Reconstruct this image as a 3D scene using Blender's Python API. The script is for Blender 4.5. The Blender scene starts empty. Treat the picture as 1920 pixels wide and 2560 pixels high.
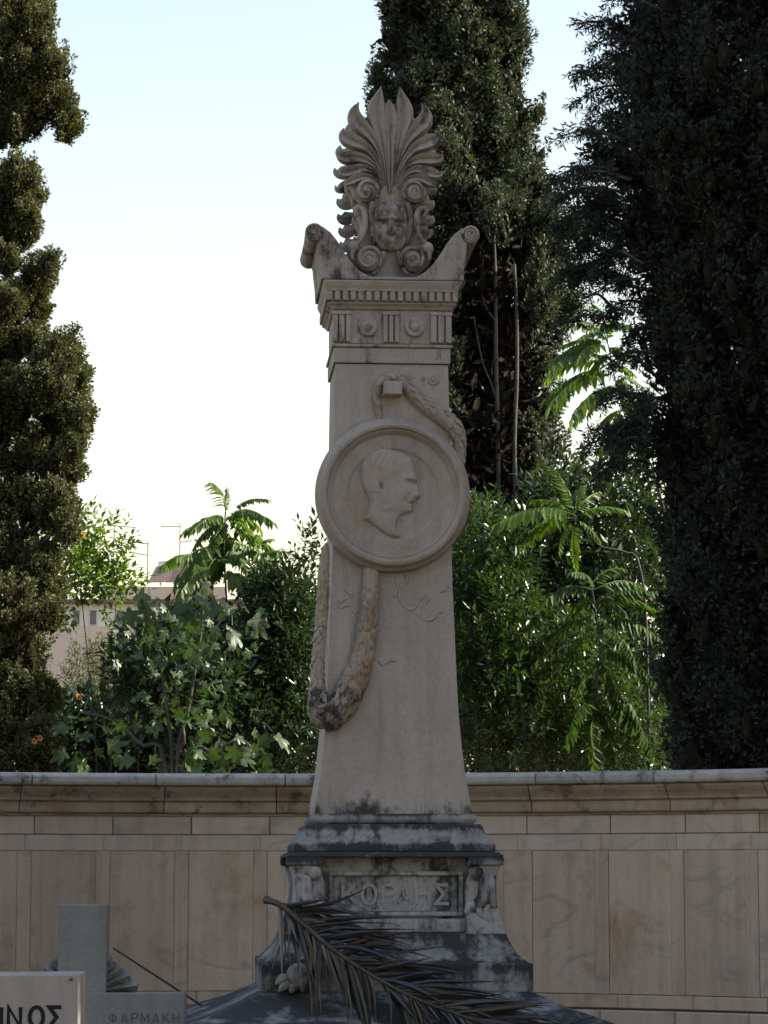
import bpy, bmesh, math, random
import numpy as np
from mathutils import Vector, Matrix

random.seed(7)
RNG = np.random.default_rng(7)
scene = bpy.context.scene
COL = scene.collection
rad = math.radians

# ------------------------------------------------------------------ camera
F = 7000.0                       # focal length in pixels of the 1920 x 2560 photograph
HOR = 2180.0                     # horizon row
EYE = 1.6
TILT = math.atan((HOR - 1280.0) / F)
cam_d = bpy.data.cameras.new('camera')
cam_d.sensor_fit = 'VERTICAL'
cam_d.sensor_height = 36.0
cam_d.sensor_width = 27.0
cam_d.lens = F / 2560.0 * 36.0
cam_d.clip_start = 0.1
cam_d.clip_end = 2000.0
cam = bpy.data.objects.new('camera', cam_d)
COL.objects.link(cam)
cam.location = (0, 0, EYE)
cam.rotation_euler = (math.pi / 2 + TILT, 0, 0)
scene.camera = cam

# ------------------------------------------------------------------ sky and sun
SUN_AZ, SUN_EL = 90.0, 33.0      # degrees to the right of the view axis, degrees above the horizon
world = bpy.data.worlds.new('World')
scene.world = world
world.use_nodes = True
wn = world.node_tree.nodes
sky = wn.new('ShaderNodeTexSky')
sky.sky_type = 'NISHITA'
sky.sun_disc = False
sky.sun_elevation = rad(SUN_EL)
sky.sun_rotation = rad(SUN_AZ)
sky.air_density = 1.65
sky.dust_density = 1.5
sky.ozone_density = 0.3
tint = wn.new('ShaderNodeMix')            # hazy, slightly warm air over the whole sky
tint.data_type = 'RGBA'
tint.blend_type = 'MULTIPLY'
tint.inputs[0].default_value = 1.0
tint.inputs[7].default_value = (1.0, 0.90, 0.89, 1)
world.node_tree.links.new(sky.outputs[0], tint.inputs[6])
world.node_tree.links.new(tint.outputs[2], wn['Background'].inputs[0])
wn['Background'].inputs[1].default_value = 0.12
sun_d = bpy.data.lights.new('sun', 'SUN')
sun_d.energy = 4.6
sun_d.angle = rad(0.53)
sun_d.color = (1.0, 0.93, 0.8)
sun = bpy.data.objects.new('sun', sun_d)
COL.objects.link(sun)
to_sun = Vector((math.sin(rad(SUN_AZ)) * math.cos(rad(SUN_EL)), math.cos(rad(SUN_AZ)) * math.cos(rad(SUN_EL)), math.sin(rad(SUN_EL))))
sun.rotation_euler = to_sun.to_track_quat('Z', 'Y').to_euler()
sun.location = to_sun * 60

vs = scene.view_settings
vs.view_transform = 'Standard'
vs.look = 'None'
vs.gamma = 1.0
vs.exposure = 1.36
vs.use_curve_mapping = False
scene.cycles.max_bounces = 8
scene.cycles.transparent_max_bounces = 8
scene.cycles.use_denoising = True
scene.cycles.use_adaptive_sampling = True
scene.cycles.adaptive_threshold = 0.02

# ------------------------------------------------------------------ helpers
def P(u, v, Y):
    """point of the place seen at photo pixel (u, v) at distance Y along the ground from the camera"""
    a = (u - 960.0) / F
    b = (1280.0 - v) / F
    dy = math.cos(TILT) - b * math.sin(TILT)
    dz = math.sin(TILT) + b * math.cos(TILT)
    s = Y / dy
    return Vector((a * s, Y, EYE + dz * s))

def mpp(v, Y):
    return P(961, v, Y).x - P(960, v, Y).x

def link(o, parent=None):
    COL.objects.link(o)
    if parent is not None:
        o.parent = parent
    return o

def tag(o, label=None, cat=None, group=None, kind=None):
    if label: o['label'] = label
    if cat: o['category'] = cat
    if group: o['group'] = group
    if kind: o['kind'] = kind
    return o

def empty(name, loc=(0, 0, 0), rz=0.0):
    o = bpy.data.objects.new(name, None)
    o.empty_display_size = 0.2
    link(o)
    o.location = loc
    o.rotation_euler = (0, 0, rz)
    return o

def obj(name, verts, faces, mat, parent=None, smooth=False, bevel=0.0, recalc=True, seg=2):
    me = bpy.data.meshes.new(name)
    me.from_pydata([tuple(v) for v in verts], [], [tuple(f) for f in faces])
    if recalc:
        bm = bmesh.new()
        bm.from_mesh(me)
        bmesh.ops.remove_doubles(bm, verts=bm.verts, dist=1e-6)
        bmesh.ops.recalc_face_normals(bm, faces=bm.faces)
        bm.to_mesh(me)
        bm.free()
    if smooth:
        me.shade_smooth()
    me.materials.append(mat)
    o = bpy.data.objects.new(name, me)
    link(o, parent)
    if bevel > 0:
        m = o.modifiers.new('edge wear', 'BEVEL')
        m.width = bevel
        m.segments = seg
        m.limit_method = 'ANGLE'
        m.angle_limit = rad(25)
    return o

def np_obj(name, verts, faces, mat, parent=None, smooth=False):
    """verts (N,3) array, faces (M,k) array of equal polygons: fast"""
    verts = np.asarray(verts, dtype=np.float32).reshape(-1, 3)
    faces = np.asarray(faces, dtype=np.int32)
    k = faces.shape[1]
    me = bpy.data.meshes.new(name)
    me.vertices.add(len(verts))
    me.vertices.foreach_set('co', verts.ravel())
    me.loops.add(faces.size)
    me.loops.foreach_set('vertex_index', faces.ravel())
    me.polygons.add(len(faces))
    me.polygons.foreach_set('loop_start', np.arange(0, faces.size, k, dtype=np.int32))
    me.update(calc_edges=True)
    me.validate()
    if smooth:
        me.shade_smooth()
    me.materials.append(mat)
    o = bpy.data.objects.new(name, me)
    return link(o, parent)

def loft(rings, closed_ring=True, caps=True):
    """rings: list of equal-length point lists"""
    n = len(rings[0])
    V, Fc = [], []
    for r in rings:
        V += [tuple(p) for p in r]
    for i in range(len(rings) - 1):
        for j in range(n if closed_ring else n - 1):
            a, b = i * n + j, i * n + (j + 1) % n
            Fc.append((a, b, b + n, a + n))
    if caps:
        Fc.append(tuple(range(n)))
        Fc.append(tuple((len(rings) - 1) * n + j for j in range(n)))
    return V, Fc

def box(x0, x1, y0, y1, z0, z1):
    V = [(x0, y0, z0), (x1, y0, z0), (x1, y1, z0), (x0, y1, z0), (x0, y0, z1), (x1, y0, z1), (x1, y1, z1), (x0, y1, z1)]
    Fc = [(0, 1, 2, 3), (4, 7, 6, 5), (0, 4, 5, 1), (1, 5, 6, 2), (2, 6, 7, 3), (3, 7, 4, 0)]
    return V, Fc

def merge(parts):
    V, Fc = [], []
    for v, f in parts:
        b = len(V)
        V += list(v)
        Fc += [tuple(i + b for i in q) for q in f]
    return V, Fc

def prism(pts, y0, y1):
    """pts: (x, z) outline, extruded from y0 to y1"""
    n = len(pts)
    V = [(x, y0, z) for x, z in pts] + [(x, y1, z) for x, z in pts]
    Fc = [tuple(range(n)), tuple(range(2 * n - 1, n - 1, -1))]
    for i in range(n):
        j = (i + 1) % n
        Fc.append((i, j, j + n, i + n))
    return V, Fc

def catmull(pts, n):
    """resample a polyline of tuples (any dimension) to n points on a Catmull-Rom curve"""
    A = np.array(pts, float)
    A = np.vstack([2 * A[0] - A[1], A, 2 * A[-1] - A[-2]])
    out = []
    m = len(pts) - 1
    for t in np.linspace(0, m, n):
        i = min(int(t), m - 1)
        f = t - i
        p0, p1, p2, p3 = A[i], A[i + 1], A[i + 2], A[i + 3]
        out.append(0.5 * ((2 * p1) + (-p0 + p2) * f + (2 * p0 - 5 * p1 + 4 * p2 - p3) * f * f + (-p0 + 3 * p1 - 3 * p2 + p3) * f ** 3))
    return np.array(out)

def sweep(pts, radii, n=8, flat=1.0, jit=0.0, rng=None):
    """tube along pts (world or local coordinates); flat squeezes it along y"""
    pts = np.array(pts, float)
    k = len(pts)
    rings = []
    up = np.array([0.0, 1.0, 0.02])
    for i in range(k):
        t = pts[min(i + 1, k - 1)] - pts[max(i - 1, 0)]
        t = t / (np.linalg.norm(t) + 1e-9)
        a = np.cross(t, up)
        if np.linalg.norm(a) < 1e-3:
            a = np.array([1.0, 0, 0])
        a /= np.linalg.norm(a)
        b = np.cross(a, t)
        r = radii[i] if hasattr(radii, '__len__') else radii
        ring = []
        for j in range(n):
            q = 2 * math.pi * j / n
            rr = r * (1 + (jit * rng.uniform(-1, 1) if rng is not None else 0))
            ring.append(pts[i] + a * math.cos(q) * rr + b * math.sin(q) * rr * flat)
        rings.append(ring)
    return loft(rings)

def lathe_y(cx, cz, prof, n=72):
    """prof: list of (radius, y); revolved about the y axis through (cx, cz)"""
    rings = []
    for r, y in prof:
        rings.append([(cx + r * math.cos(2 * math.pi * j / n), y, cz + r * math.sin(2 * math.pi * j / n)) for j in range(n)])
    return loft(rings)

# ------------------------------------------------------------------ materials
class NT:
    def __init__(self, name):
        self.m = bpy.data.materials.new(name)
        self.m.use_nodes = True
        self.t = self.m.node_tree
        self.n = self.t.nodes
        self.bsdf = self.n['Principled BSDF']
        self.out = self.n['Material Output']
    def add(self, typ, **kw):
        nd = self.n.new(typ)
        for k, v in kw.items():
            if k.startswith('i_'):
                key = k[2:]
                key = int(key) if key.isdigit() else key.replace('_', ' ')
                nd.inputs[key].default_value = v
            else:
                setattr(nd, k, v)
        return nd
    def link(self, a, b):
        self.t.links.new(a, b)
    def coords(self, rnd=True, scale=(1, 1, 1)):
        tc = self.add('ShaderNodeTexCoord')
        mp = self.add('ShaderNodeMapping')
        mp.inputs['Scale'].default_value = scale
        src = tc.outputs['Object']
        if rnd:
            oi = self.add('ShaderNodeObjectInfo')
            mul = self.add('ShaderNodeVectorMath', operation='SCALE')
            mul.inputs[0].default_value = (37.0, 53.0, 71.0)
            self.link(oi.outputs['Random'], mul.inputs['Scale'])
            ad = self.add('ShaderNodeVectorMath', operation='ADD')
            self.link(src, ad.inputs[0])
            self.link(mul.outputs[0], ad.inputs[1])
            src = ad.outputs[0]
        self.link(src, mp.inputs['Vector'])
        return mp.outputs[0]
    def noise(self, vec, scale, detail=4, rough=0.55, dist=0.0):
        n = self.add('ShaderNodeTexNoise', i_Scale=scale, i_Detail=detail, i_Roughness=rough, i_Distortion=dist)
        self.link(vec, n.inputs['Vector'])
        return n.outputs['Fac']
    def ramp(self, fac, stops):
        r = self.add('ShaderNodeValToRGB')
        el = r.color_ramp.elements
        while len(el) > 1:
            el.remove(el[-1])
        el[0].position = stops[0][0]
        el[0].color = (*stops[0][1], 1) if hasattr(stops[0][1], '__len__') else (stops[0][1],) * 3 + (1,)
        for p, c in stops[1:]:
            e = el.new(p)
            e.color = (*c, 1) if hasattr(c, '__len__') else (c, c, c, 1)
        self.link(fac, r.inputs[0])
        return r.outputs[0]
    def mix(self, fac, a, b, mode='MIX'):
        m = self.add('ShaderNodeMix', data_type='RGBA', blend_type=mode)
        if hasattr(fac, 'is_linked'): self.link(fac, m.inputs[0])
        else: m.inputs[0].default_value = fac
        for s, i in ((a, 6), (b, 7)):
            if hasattr(s, 'is_linked'): self.link(s, m.inputs[i])
            else: m.inputs[i].default_value = (*s, 1)
        return m.outputs[2]
    def math(self, op, a, b=None, clamp=False):
        m = self.add('ShaderNodeMath', operation=op)
        m.use_clamp = clamp
        for s, i in ((a, 0), (b, 1)):
            if s is None: continue
            if hasattr(s, 'is_linked'): self.link(s, m.inputs[i])
            else: m.inputs[i].default_value = s
        return m.outputs[0]
    def bump(self, h, strength=0.3, dist=0.01):
        b = self.add('ShaderNodeBump', i_Strength=strength, i_Distance=dist)
        self.link(h, b.inputs['Height'])
        self.link(b.outputs[0], self.bsdf.inputs['Normal'])
    def zpos(self):
        tc = self.add('ShaderNodeTexCoord')
        sp = self.add('ShaderNodeSeparateXYZ')
        self.link(tc.outputs['Object'], sp.inputs[0])
        return sp.outputs['X'], sp.outputs['Y'], sp.outputs['Z']
    def finish(self, col, rough=0.85, spec=0.25):
        if hasattr(col, 'is_linked'): self.link(col, self.bsdf.inputs['Base Color'])
        else: self.bsdf.inputs['Base Color'].default_value = (*col, 1)
        self.bsdf.inputs['Roughness'].default_value = rough
        self.bsdf.inputs['Specular IOR Level'].default_value = spec
        return self.m

def stone(name, ca, cb, black=0.0, ochre=0.0, grain=1.0, streak=True, tone=0.0, blackcol=(0.022, 0.024, 0.028), zgrad=None, bscale=3.0, vein=0.0, runs=0.16):
    """weathered marble; black: share covered by dark lichen; ochre: share of rusty bloom; zgrad: [(z, extra black)] along the height"""
    t = NT(name)
    vec = t.coords(True)
    big = t.noise(vec, 2.3, 5, 0.6)
    fine = t.noise(vec, 60.0, 4, 0.7)
    col = t.ramp(big, [(0.3, ca), (0.7, cb)])
    if ochre > 0:
        o = t.noise(vec, 3.1, 5, 0.65, 0.4)
        f = t.ramp(o, [(0.62 - ochre * 0.3, 0.0), (0.8 - ochre * 0.2, 0.75)])
        col = t.mix(f, col, (0.30, 0.17, 0.075))
    # mottling
    mot = t.ramp(fine, [(0.3, 0.78), (0.6, 1.0), (0.8, 1.08)])
    col = t.mix(0.8 * grain, col, mot, 'MULTIPLY')
    if runs > 0:
        rv = t.coords(True, (9.0, 9.0, 0.55))
        rn = t.noise(rv, 1.6, 4, 0.6)
        col = t.mix(1.0, col, t.ramp(rn, [(0.32, 1.0 - runs), (0.5, 1.0), (0.7, 1.0 + runs * 0.4)]), 'MULTIPLY')
    if vein > 0:
        tcv = t.coords(True, (1.0, 1.0, 1.6))
        vn = t.noise(tcv, 1.3, 3, 0.55, 1.2)
        vf = t.ramp(vn, [(0.455, 0.0), (0.495, 1.0), (0.51, 0.6), (0.54, 0.0)])
        gate = t.ramp(t.noise(tcv, 2.2, 2, 0.5), [(0.48, 0.0), (0.6, vein)])
        col = t.mix(t.math('MULTIPLY', vf, gate), col, (0.16, 0.155, 0.165))
    if tone > 0:
        oi = t.add('ShaderNodeObjectInfo')
        r = t.ramp(oi.outputs['Random'], [(0.0, 1.0 - tone), (0.5, 1.0), (1.0, 1.0 + tone * 0.6)])
        col = t.mix(1.0, col, r, 'MULTIPLY')
    if black > 0 or zgrad:
        sv = t.coords(True, (1.0, 1.0, 0.28 if streak else 0.8))
        n1 = t.noise(sv, bscale * 2.2, 6, 0.68, 0.3)
        n2 = t.noise(vec, bscale * 6.0, 5, 0.7)
        s = t.math('ADD', t.math('MULTIPLY', n1, 0.68), t.math('MULTIPLY', n2, 0.32))
        off = black
        if zgrad:
            z = t.zpos()[2]
            lo, hi = zgrad[0][0], zgrad[-1][0]
            zz = t.math('DIVIDE', t.math('SUBTRACT', z, lo), hi - lo, clamp=True)
            g = t.ramp(zz, [((a - lo) / (hi - lo), b + 0.5) for a, b in zgrad])
            s = t.math('ADD', s, t.math('SUBTRACT', g, 0.5))
        edge = 0.66 - 0.3 * off
        f = t.ramp(s, [(edge - 0.06, 0.0), (edge + 0.05, 0.92)])
        col = t.mix(f, col, blackcol)
    h = t.math('ADD', t.math('MULTIPLY', fine, 0.5), t.noise(vec, 14.0, 4, 0.6))
    t.bump(h, 0.35 * grain, 0.006)
    return t.finish(col, 0.88, 0.2)

def leaf_mat(name, ca, cb, trans=0.35, rough=0.45, spec=0.4, scale=9.0, tcol=None, dry=None):
    t = NT(name)
    vec = t.coords(True)
    n = t.noise(vec, scale, 4, 0.65)
    n2 = t.noise(vec, scale * 9, 2, 0.5)
    s = t.math('ADD', t.math('MULTIPLY', n, 0.6), t.math('MULTIPLY', n2, 0.4))
    stops = [(0.36, ca), (0.62, cb)]
    if dry: stops.append((0.74, dry))
    col = t.ramp(s, stops)
    t.finish(col, rough, spec)
    tr = t.add('ShaderNodeBsdfTranslucent')
    tc = t.mix(1.0, col, tcol or (1.9, 2.0, 0.55), 'MULTIPLY')
    t.link(tc, tr.inputs['Color'])
    mx = t.add('ShaderNodeMixShader')
    mx.inputs[0].default_value = trans
    t.link(t.bsdf.outputs[0], mx.inputs[1])
    t.link(tr.outputs[0], mx.inputs[2])
    t.link(mx.outputs[0], t.out.inputs['Surface'])
    return t.m

def plain(name, col, rough=0.7, spec=0.3, var=0.2, scale=12.0, metal=0.0, bump=0.0):
    t = NT(name)
    vec = t.coords(True)
    n = t.noise(vec, scale, 5, 0.65)
    a = tuple(c * (1 - var) for c in col)
    b = tuple(c * (1 + var) for c in col)
    c = t.ramp(n, [(0.3, a), (0.7, b)])
    if bump > 0: t.bump(n, bump, 0.01)
    t.bsdf.inputs['Metallic'].default_value = metal
    return t.finish(c, rough, spec)

zb = P(970, 2031, 11.75).z       # foot of the shaft
MAT = {}
MAT['shaft'] = stone('shaft marble', (0.32, 0.285, 0.255), (0.39, 0.352, 0.32), black=0.0, ochre=0.12, zgrad=[(zb - 0.06, 0.22), (zb + 0.05, 0.08), (zb + 0.16, -0.16), (zb + 2.0, -0.2)])
MAT['ent'] = stone('entablature marble', (0.305, 0.268, 0.236), (0.38, 0.34, 0.305), black=0.22, ochre=0.1, bscale=4.5)
MAT['crown'] = stone('crown marble', (0.295, 0.26, 0.23), (0.365, 0.328, 0.292), black=0.36, ochre=0.06, bscale=3.2)
MAT['medal'] = stone('medallion marble', (0.30, 0.266, 0.234), (0.375, 0.338, 0.30), black=0.03, ochre=0.3, streak=False, bscale=2.2)
MAT['portrait'] = stone('portrait marble', (0.315, 0.28, 0.25), (0.37, 0.333, 0.303), black=0.0, ochre=0.03)
MAT['garland'] = stone('garland marble', (0.31, 0.26, 0.215), (0.385, 0.335, 0.29), black=0.1, ochre=0.3, grain=1.4, streak=False, bscale=5.0,
                       zgrad=[(P(0, 1850, 11.7).z, 0.06), (P(0, 1815, 11.7).z, 0.13), (P(0, 1740, 11.7).z, 0.15), (P(0, 1680, 11.7).z, 0.02), (P(0, 1600, 11.7).z, -0.12), (P(0, 1400, 11.7).z, -0.18)])
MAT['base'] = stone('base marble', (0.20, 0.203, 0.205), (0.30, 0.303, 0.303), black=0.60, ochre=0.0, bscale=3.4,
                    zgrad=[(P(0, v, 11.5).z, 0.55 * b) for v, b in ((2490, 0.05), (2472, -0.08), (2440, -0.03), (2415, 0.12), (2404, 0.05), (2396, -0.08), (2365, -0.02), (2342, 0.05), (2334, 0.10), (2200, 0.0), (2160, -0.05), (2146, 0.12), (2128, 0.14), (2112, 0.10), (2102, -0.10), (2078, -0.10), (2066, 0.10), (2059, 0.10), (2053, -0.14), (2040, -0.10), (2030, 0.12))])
MAT['panel'] = stone('name panel marble', (0.27, 0.27, 0.268), (0.38, 0.38, 0.376), black=0.42, ochre=0.0, bscale=4.0)
MAT['letter'] = stone('letter marble', (0.27, 0.27, 0.268), (0.38, 0.38, 0.376), black=0.22, ochre=0.0, bscale=4.0)
MAT['foot'] = stone('footing marble', (0.19, 0.195, 0.2), (0.29, 0.295, 0.3), black=0.62, ochre=0.0, bscale=2.4)
MAT['wall'] = stone('wall marble', (0.485, 0.37, 0.28), (0.56, 0.45, 0.36), black=0.0, ochre=0.22, tone=0.09, grain=0.7, vein=0.38)
MAT['wallrail'] = stone('wall rail marble', (0.48, 0.385, 0.312), (0.555, 0.46, 0.385), black=0.0, ochre=0.12, tone=0.08, grain=0.6, vein=0.3)
MAT['coping'] = stone('coping marble', (0.34, 0.33, 0.31), (0.45, 0.435, 0.415), black=0.24, ochre=0.05, tone=0.1, streak=False)
MAT['cornice'] = stone('wall cornice marble', (0.38, 0.295, 0.22), (0.46, 0.375, 0.295), black=0.26, ochre=0.5, tone=0.1, streak=False, blackcol=(0.08, 0.065, 0.055))
MAT['cross'] = stone('cross marble', (0.165, 0.175, 0.175), (0.225, 0.235, 0.235), black=0.12, ochre=0.0, blackcol=(0.12, 0.13, 0.14))
MAT['slab'] = stone('grave slab marble', (0.25, 0.242, 0.235), (0.305, 0.293, 0.284), black=0.0, ochre=0.0, grain=0.5)
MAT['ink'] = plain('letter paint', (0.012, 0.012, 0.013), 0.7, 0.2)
MAT['ink2'] = plain('worn letter paint', (0.09, 0.10, 0.105), 0.8, 0.2)
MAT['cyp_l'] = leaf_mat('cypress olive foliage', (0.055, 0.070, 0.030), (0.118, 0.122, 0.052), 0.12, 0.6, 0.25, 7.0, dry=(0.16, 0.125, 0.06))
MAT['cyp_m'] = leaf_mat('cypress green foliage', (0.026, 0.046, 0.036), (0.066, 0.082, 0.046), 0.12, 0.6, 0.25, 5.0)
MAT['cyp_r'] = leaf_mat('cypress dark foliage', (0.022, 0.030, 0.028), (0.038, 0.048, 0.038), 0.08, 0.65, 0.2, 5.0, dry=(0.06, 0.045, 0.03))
MAT['twigs'] = plain('old inner twigs', (0.022, 0.020, 0.014), 0.95, 0.05, 0.4, 30.0)  # near-black twig colour puts deep shade into the gaps between tufts
MAT['bark'] = plain('cypress bark', (0.085, 0.08, 0.078), 0.9, 0.1, 0.35, 20.0, bump=0.5)
MAT['stem'] = plain('pale stem bark', (0.24, 0.21, 0.17), 0.85, 0.15, 0.3, 30.0, bump=0.4)
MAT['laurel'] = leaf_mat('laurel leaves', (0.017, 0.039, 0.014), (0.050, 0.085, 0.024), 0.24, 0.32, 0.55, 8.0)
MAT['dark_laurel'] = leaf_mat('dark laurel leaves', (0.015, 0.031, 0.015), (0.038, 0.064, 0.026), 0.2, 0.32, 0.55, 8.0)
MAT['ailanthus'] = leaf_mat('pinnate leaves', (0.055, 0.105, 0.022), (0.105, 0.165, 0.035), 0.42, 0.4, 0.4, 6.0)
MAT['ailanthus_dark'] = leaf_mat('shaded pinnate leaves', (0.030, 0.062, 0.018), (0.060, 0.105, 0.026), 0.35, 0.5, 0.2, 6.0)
MAT['fig'] = leaf_mat('fig leaves', (0.022, 0.052, 0.020), (0.060, 0.095, 0.034), 0.25, 0.42, 0.35, 10.0)
MAT['flower'] = leaf_mat('trumpet flower', (0.50, 0.17, 0.06), (0.62, 0.33, 0.14), 0.35, 0.6, 0.2, 20.0, tcol=(1.2, 0.9, 0.6))
MAT['palm'] = leaf_mat('dry palm leaflets', (0.007, 0.008, 0.008), (0.024, 0.024, 0.021), 0.02, 0.28, 0.6, 14.0)
MAT['palmstem'] = plain('palm rachis', (0.05, 0.04, 0.028), 0.45, 0.4, 0.5, 20.0)
MAT['render'] = plain('house render', (0.46, 0.40, 0.36), 0.9, 0.1, 0.12, 0.8)
MAT['render2'] = plain('house white render', (0.60, 0.58, 0.55), 0.9, 0.1, 0.1, 0.8)
MAT['roof'] = plain('roof slab edge', (0.14, 0.11, 0.10), 0.9, 0.1, 0.2, 2.0)
MAT['glass'] = plain('window shutter', (0.10, 0.105, 0.11), 0.4, 0.5, 0.2, 3.0)
MAT['frame'] = plain('window frame', (0.55, 0.54, 0.52), 0.7, 0.2, 0.1)
MAT['tank'] = plain('water tank metal', (0.62, 0.60, 0.57), 0.4, 0.5, 0.1, 2.0, metal=0.3)
MAT['collector'] = plain('solar collector', (0.16, 0.12, 0.10), 0.3, 0.5, 0.2, 3.0)
MAT['antenna'] = plain('antenna metal', (0.22, 0.22, 0.23), 0.5, 0.4, 0.1, 3.0, metal=0.5)
MAT['ground'] = plain('earth and gravel', (0.12, 0.10, 0.08), 0.95, 0.1, 0.35, 3.0, bump=0.4)

# ------------------------------------------------------------------ ground
g = obj('ground', [(-700, -300, 0), (700, -300, 0), (700, 1200, 0), (-700, 1200, 0)], [(0, 1, 2, 3)], MAT['ground'])
tag(g, 'earth ground of the graveyard below the monument', kind='structure')

# ------------------------------------------------------------------ curved wall
WC = Vector((-0.6, 10.7, 0))
WR = 4.2
def arc_piece(name, a0, a1, prof, mat, parent, bevel=0.004, gap=0.0012, n=4):
    """prof: closed list of (radius, z); swept from angle a0 to a1 (0 points away from the camera, + to the right)"""
    g_ = gap / WR
    rings = []
    for k in range(n + 1):
        a = (a0 + g_) + (a1 - a0 - 2 * g_) * k / n
        rings.append([(WC.x + r * math.sin(a), WC.y + r * math.cos(a), z) for r, z in prof])
    V, Fc = loft(rings)
    return obj(name, V, Fc, mat, parent, bevel=bevel, seg=1)

wall = empty('curved_wall', (0, 0, 0))
tag(wall, 'curved marble panelled wall with moulded coping behind the tall monument', 'wall')
def wz(v): return P(700, v, 14.88).z
WY = 14.88
a_lo, a_hi = -1.25, 1.3
cells = [-0.062 + 0.0985 * k for k in range(3)] + [0.255]
left = [-0.062 - 0.0985 * k for k in range(1, 13)]
right = [0.3727 + 0.0985 * k for k in range(0, 10)]
cents = sorted(left + cells + right)
bounds = [a_lo] + [(cents[i] + cents[i + 1]) / 2 for i in range(len(cents) - 1)] + [a_hi]
zt = [wz(v) for v in (1937, 1966, 2003, 2034, 2040, 2087, 2127, 2478, 2513, 2560)]
BK = 0.32
stile_w = 0.017
# solid core behind the facing so that joints read dark, not as holes
arc_piece('core', a_lo, a_hi, [(WR + 0.05, 0.0), (WR + 0.05, zt[4]), (WR + 0.26, zt[4]), (WR + 0.26, 0.0)], MAT['wallrail'], wall, bevel=0, n=60)
for i in range(len(cents)):
    b0, b1 = bounds[i], bounds[i + 1]
    c = cents[i]
    s0, s1 = max(b0, c - 0.0405), min(b1, c + 0.0405)
    arc_piece('frieze_slab', b0 + 0.012, b1 + 0.012, [(WR, zt[5] + 0.0018), (WR, zt[4]), (WR + 0.06, zt[4]), (WR + 0.06, zt[5] + 0.0018)], MAT['wallrail'], wall, 0.003, gap=0.0022)
    arc_piece('rail_slab', b0, b1, [(WR, zt[6]), (WR, zt[5] - 0.0018), (WR + 0.06, zt[5] - 0.0018), (WR + 0.06, zt[6])], MAT['wallrail'], wall, 0.003, gap=0.0003)
    arc_piece('panel_slab', s0, s1, [(WR + 0.004, zt[7] + 0.002), (WR + 0.004, zt[6] - 0.001), (WR + 0.06, zt[6] - 0.001), (WR + 0.06, zt[7] + 0.002)], MAT['wall'], wall, 0.0015, gap=0.0008)
    if i < len(cents) - 1:
        c2 = cents[i + 1]
        arc_piece('stile_slab', s1, max(s1 + 0.01, c2 - 0.0405), [(WR, zt[7]), (WR, zt[6] - 0.0006), (WR + 0.06, zt[6] - 0.0006), (WR + 0.06, zt[7])], MAT['wall'], wall, 0.002, gap=0.0004)
    arc_piece('base_slab', b0 + 0.02, b1 + 0.02, [(WR - 0.012, zt[8] + 0.004), (WR - 0.012, zt[7] - 0.002), (WR + 0.06, zt[7] - 0.002), (WR + 0.06, zt[8] + 0.004)], MAT['wall'], wall, 0.004, gap=0.001)
    arc_piece('footing_slab', b0, b1, [(WR - 0.05, 0.0), (WR - 0.05, zt[8] - 0.006), (WR + 0.06, zt[8] - 0.006), (WR + 0.06, 0.0)], MAT['wallrail'], wall, 0.006, gap=0.0015)
def px_ang(u):
    # angle on the wall at photo column u
    a = 0.0
    for _ in range(20):
        Y = WC.y + WR * math.cos(a)
        a = math.asin(max(-0.999, min(0.999, (P(u, 2000, Y).x - WC.x) / WR)))
    return a
cj = [px_ang(u) for u in (70, 386, 716, 1040, 1356, 1658)]
cj = [cj[0] - 0.155 * k for k in range(6, 0, -1)] + cj + [cj[-1] + 0.158 * k for k in range(1, 6)]
for i in range(len(cj) - 1):
    d = (zt[0] - zt[1])
    arc_piece('coping_stone', cj[i], cj[i + 1], [(WR - 0.115, zt[1]), (WR - 0.125, zt[1] + d * 0.25), (WR - 0.125, zt[0] - d * 0.25), (WR - 0.10, zt[0]), (WR + 0.36, zt[0] + 0.02), (WR + 0.36, zt[1])], MAT['coping'], wall, 0.005, gap=0.0025, n=6)
    k = cj[i] + 0.012 * (1 if i % 2 else -1)
    k2 = cj[i + 1] + 0.012 * (1 if (i + 1) % 2 else -1)
    prof = [(WR - 0.022, zt[3])]
    prof += [(WR - 0.03, zt[3] + 0.01), (WR - 0.03, zt[2] - 0.006), (WR - 0.042, zt[2] - 0.002), (WR - 0.05, zt[2])]
    for s in range(1, 6):
        f = s / 5
        prof.append((WR - 0.05 - 0.045 * (f - math.sin(2 * math.pi * f) * 0.11), zt[2] + (zt[1] - 0.003 - zt[2]) * f))
    prof += [(WR + 0.28, zt[1] - 0.003), (WR + 0.28, zt[3])]
    arc_piece('cornice_stone', k, k2, prof, MAT['cornice'], wall, 0.003, gap=0.002, n=6)
arc_piece('fillet', a_lo, a_hi, [(WR - 0.010, zt[4] + 0.001), (WR - 0.010, zt[3] - 0.002), (WR + 0.06, zt[3] - 0.002), (WR + 0.06, zt[4] + 0.001)], MAT['cornice'], wall, 0.0, n=60)

# ------------------------------------------------------------------ the monument
MY = 12.0
UC = 970.0
M0 = Vector((P(UC, 1400, MY).x, MY, 0))
YAW = rad(4.0)
mon = empty('grave_monument', M0, YAW)
tag(mon, 'tall tapering marble grave stele with portrait medallion and palmette crown', 'monument')

def L(u, v, y):
    """monument-local point on the front plane y (local, negative is toward the viewer) at photo pixel"""
    p = P(u, v, MY + y)
    k = P(UC, v, MY + y)
    return Vector((p.x - k.x, y, p.z))

def sec(v, half, k=0.955, dscale=1.0):
    hw = half * k * mpp(v, MY - 0.28)
    hd = hw * dscale
    z = P(UC, v, MY - hd).z
    return (z, hw, hd)

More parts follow.
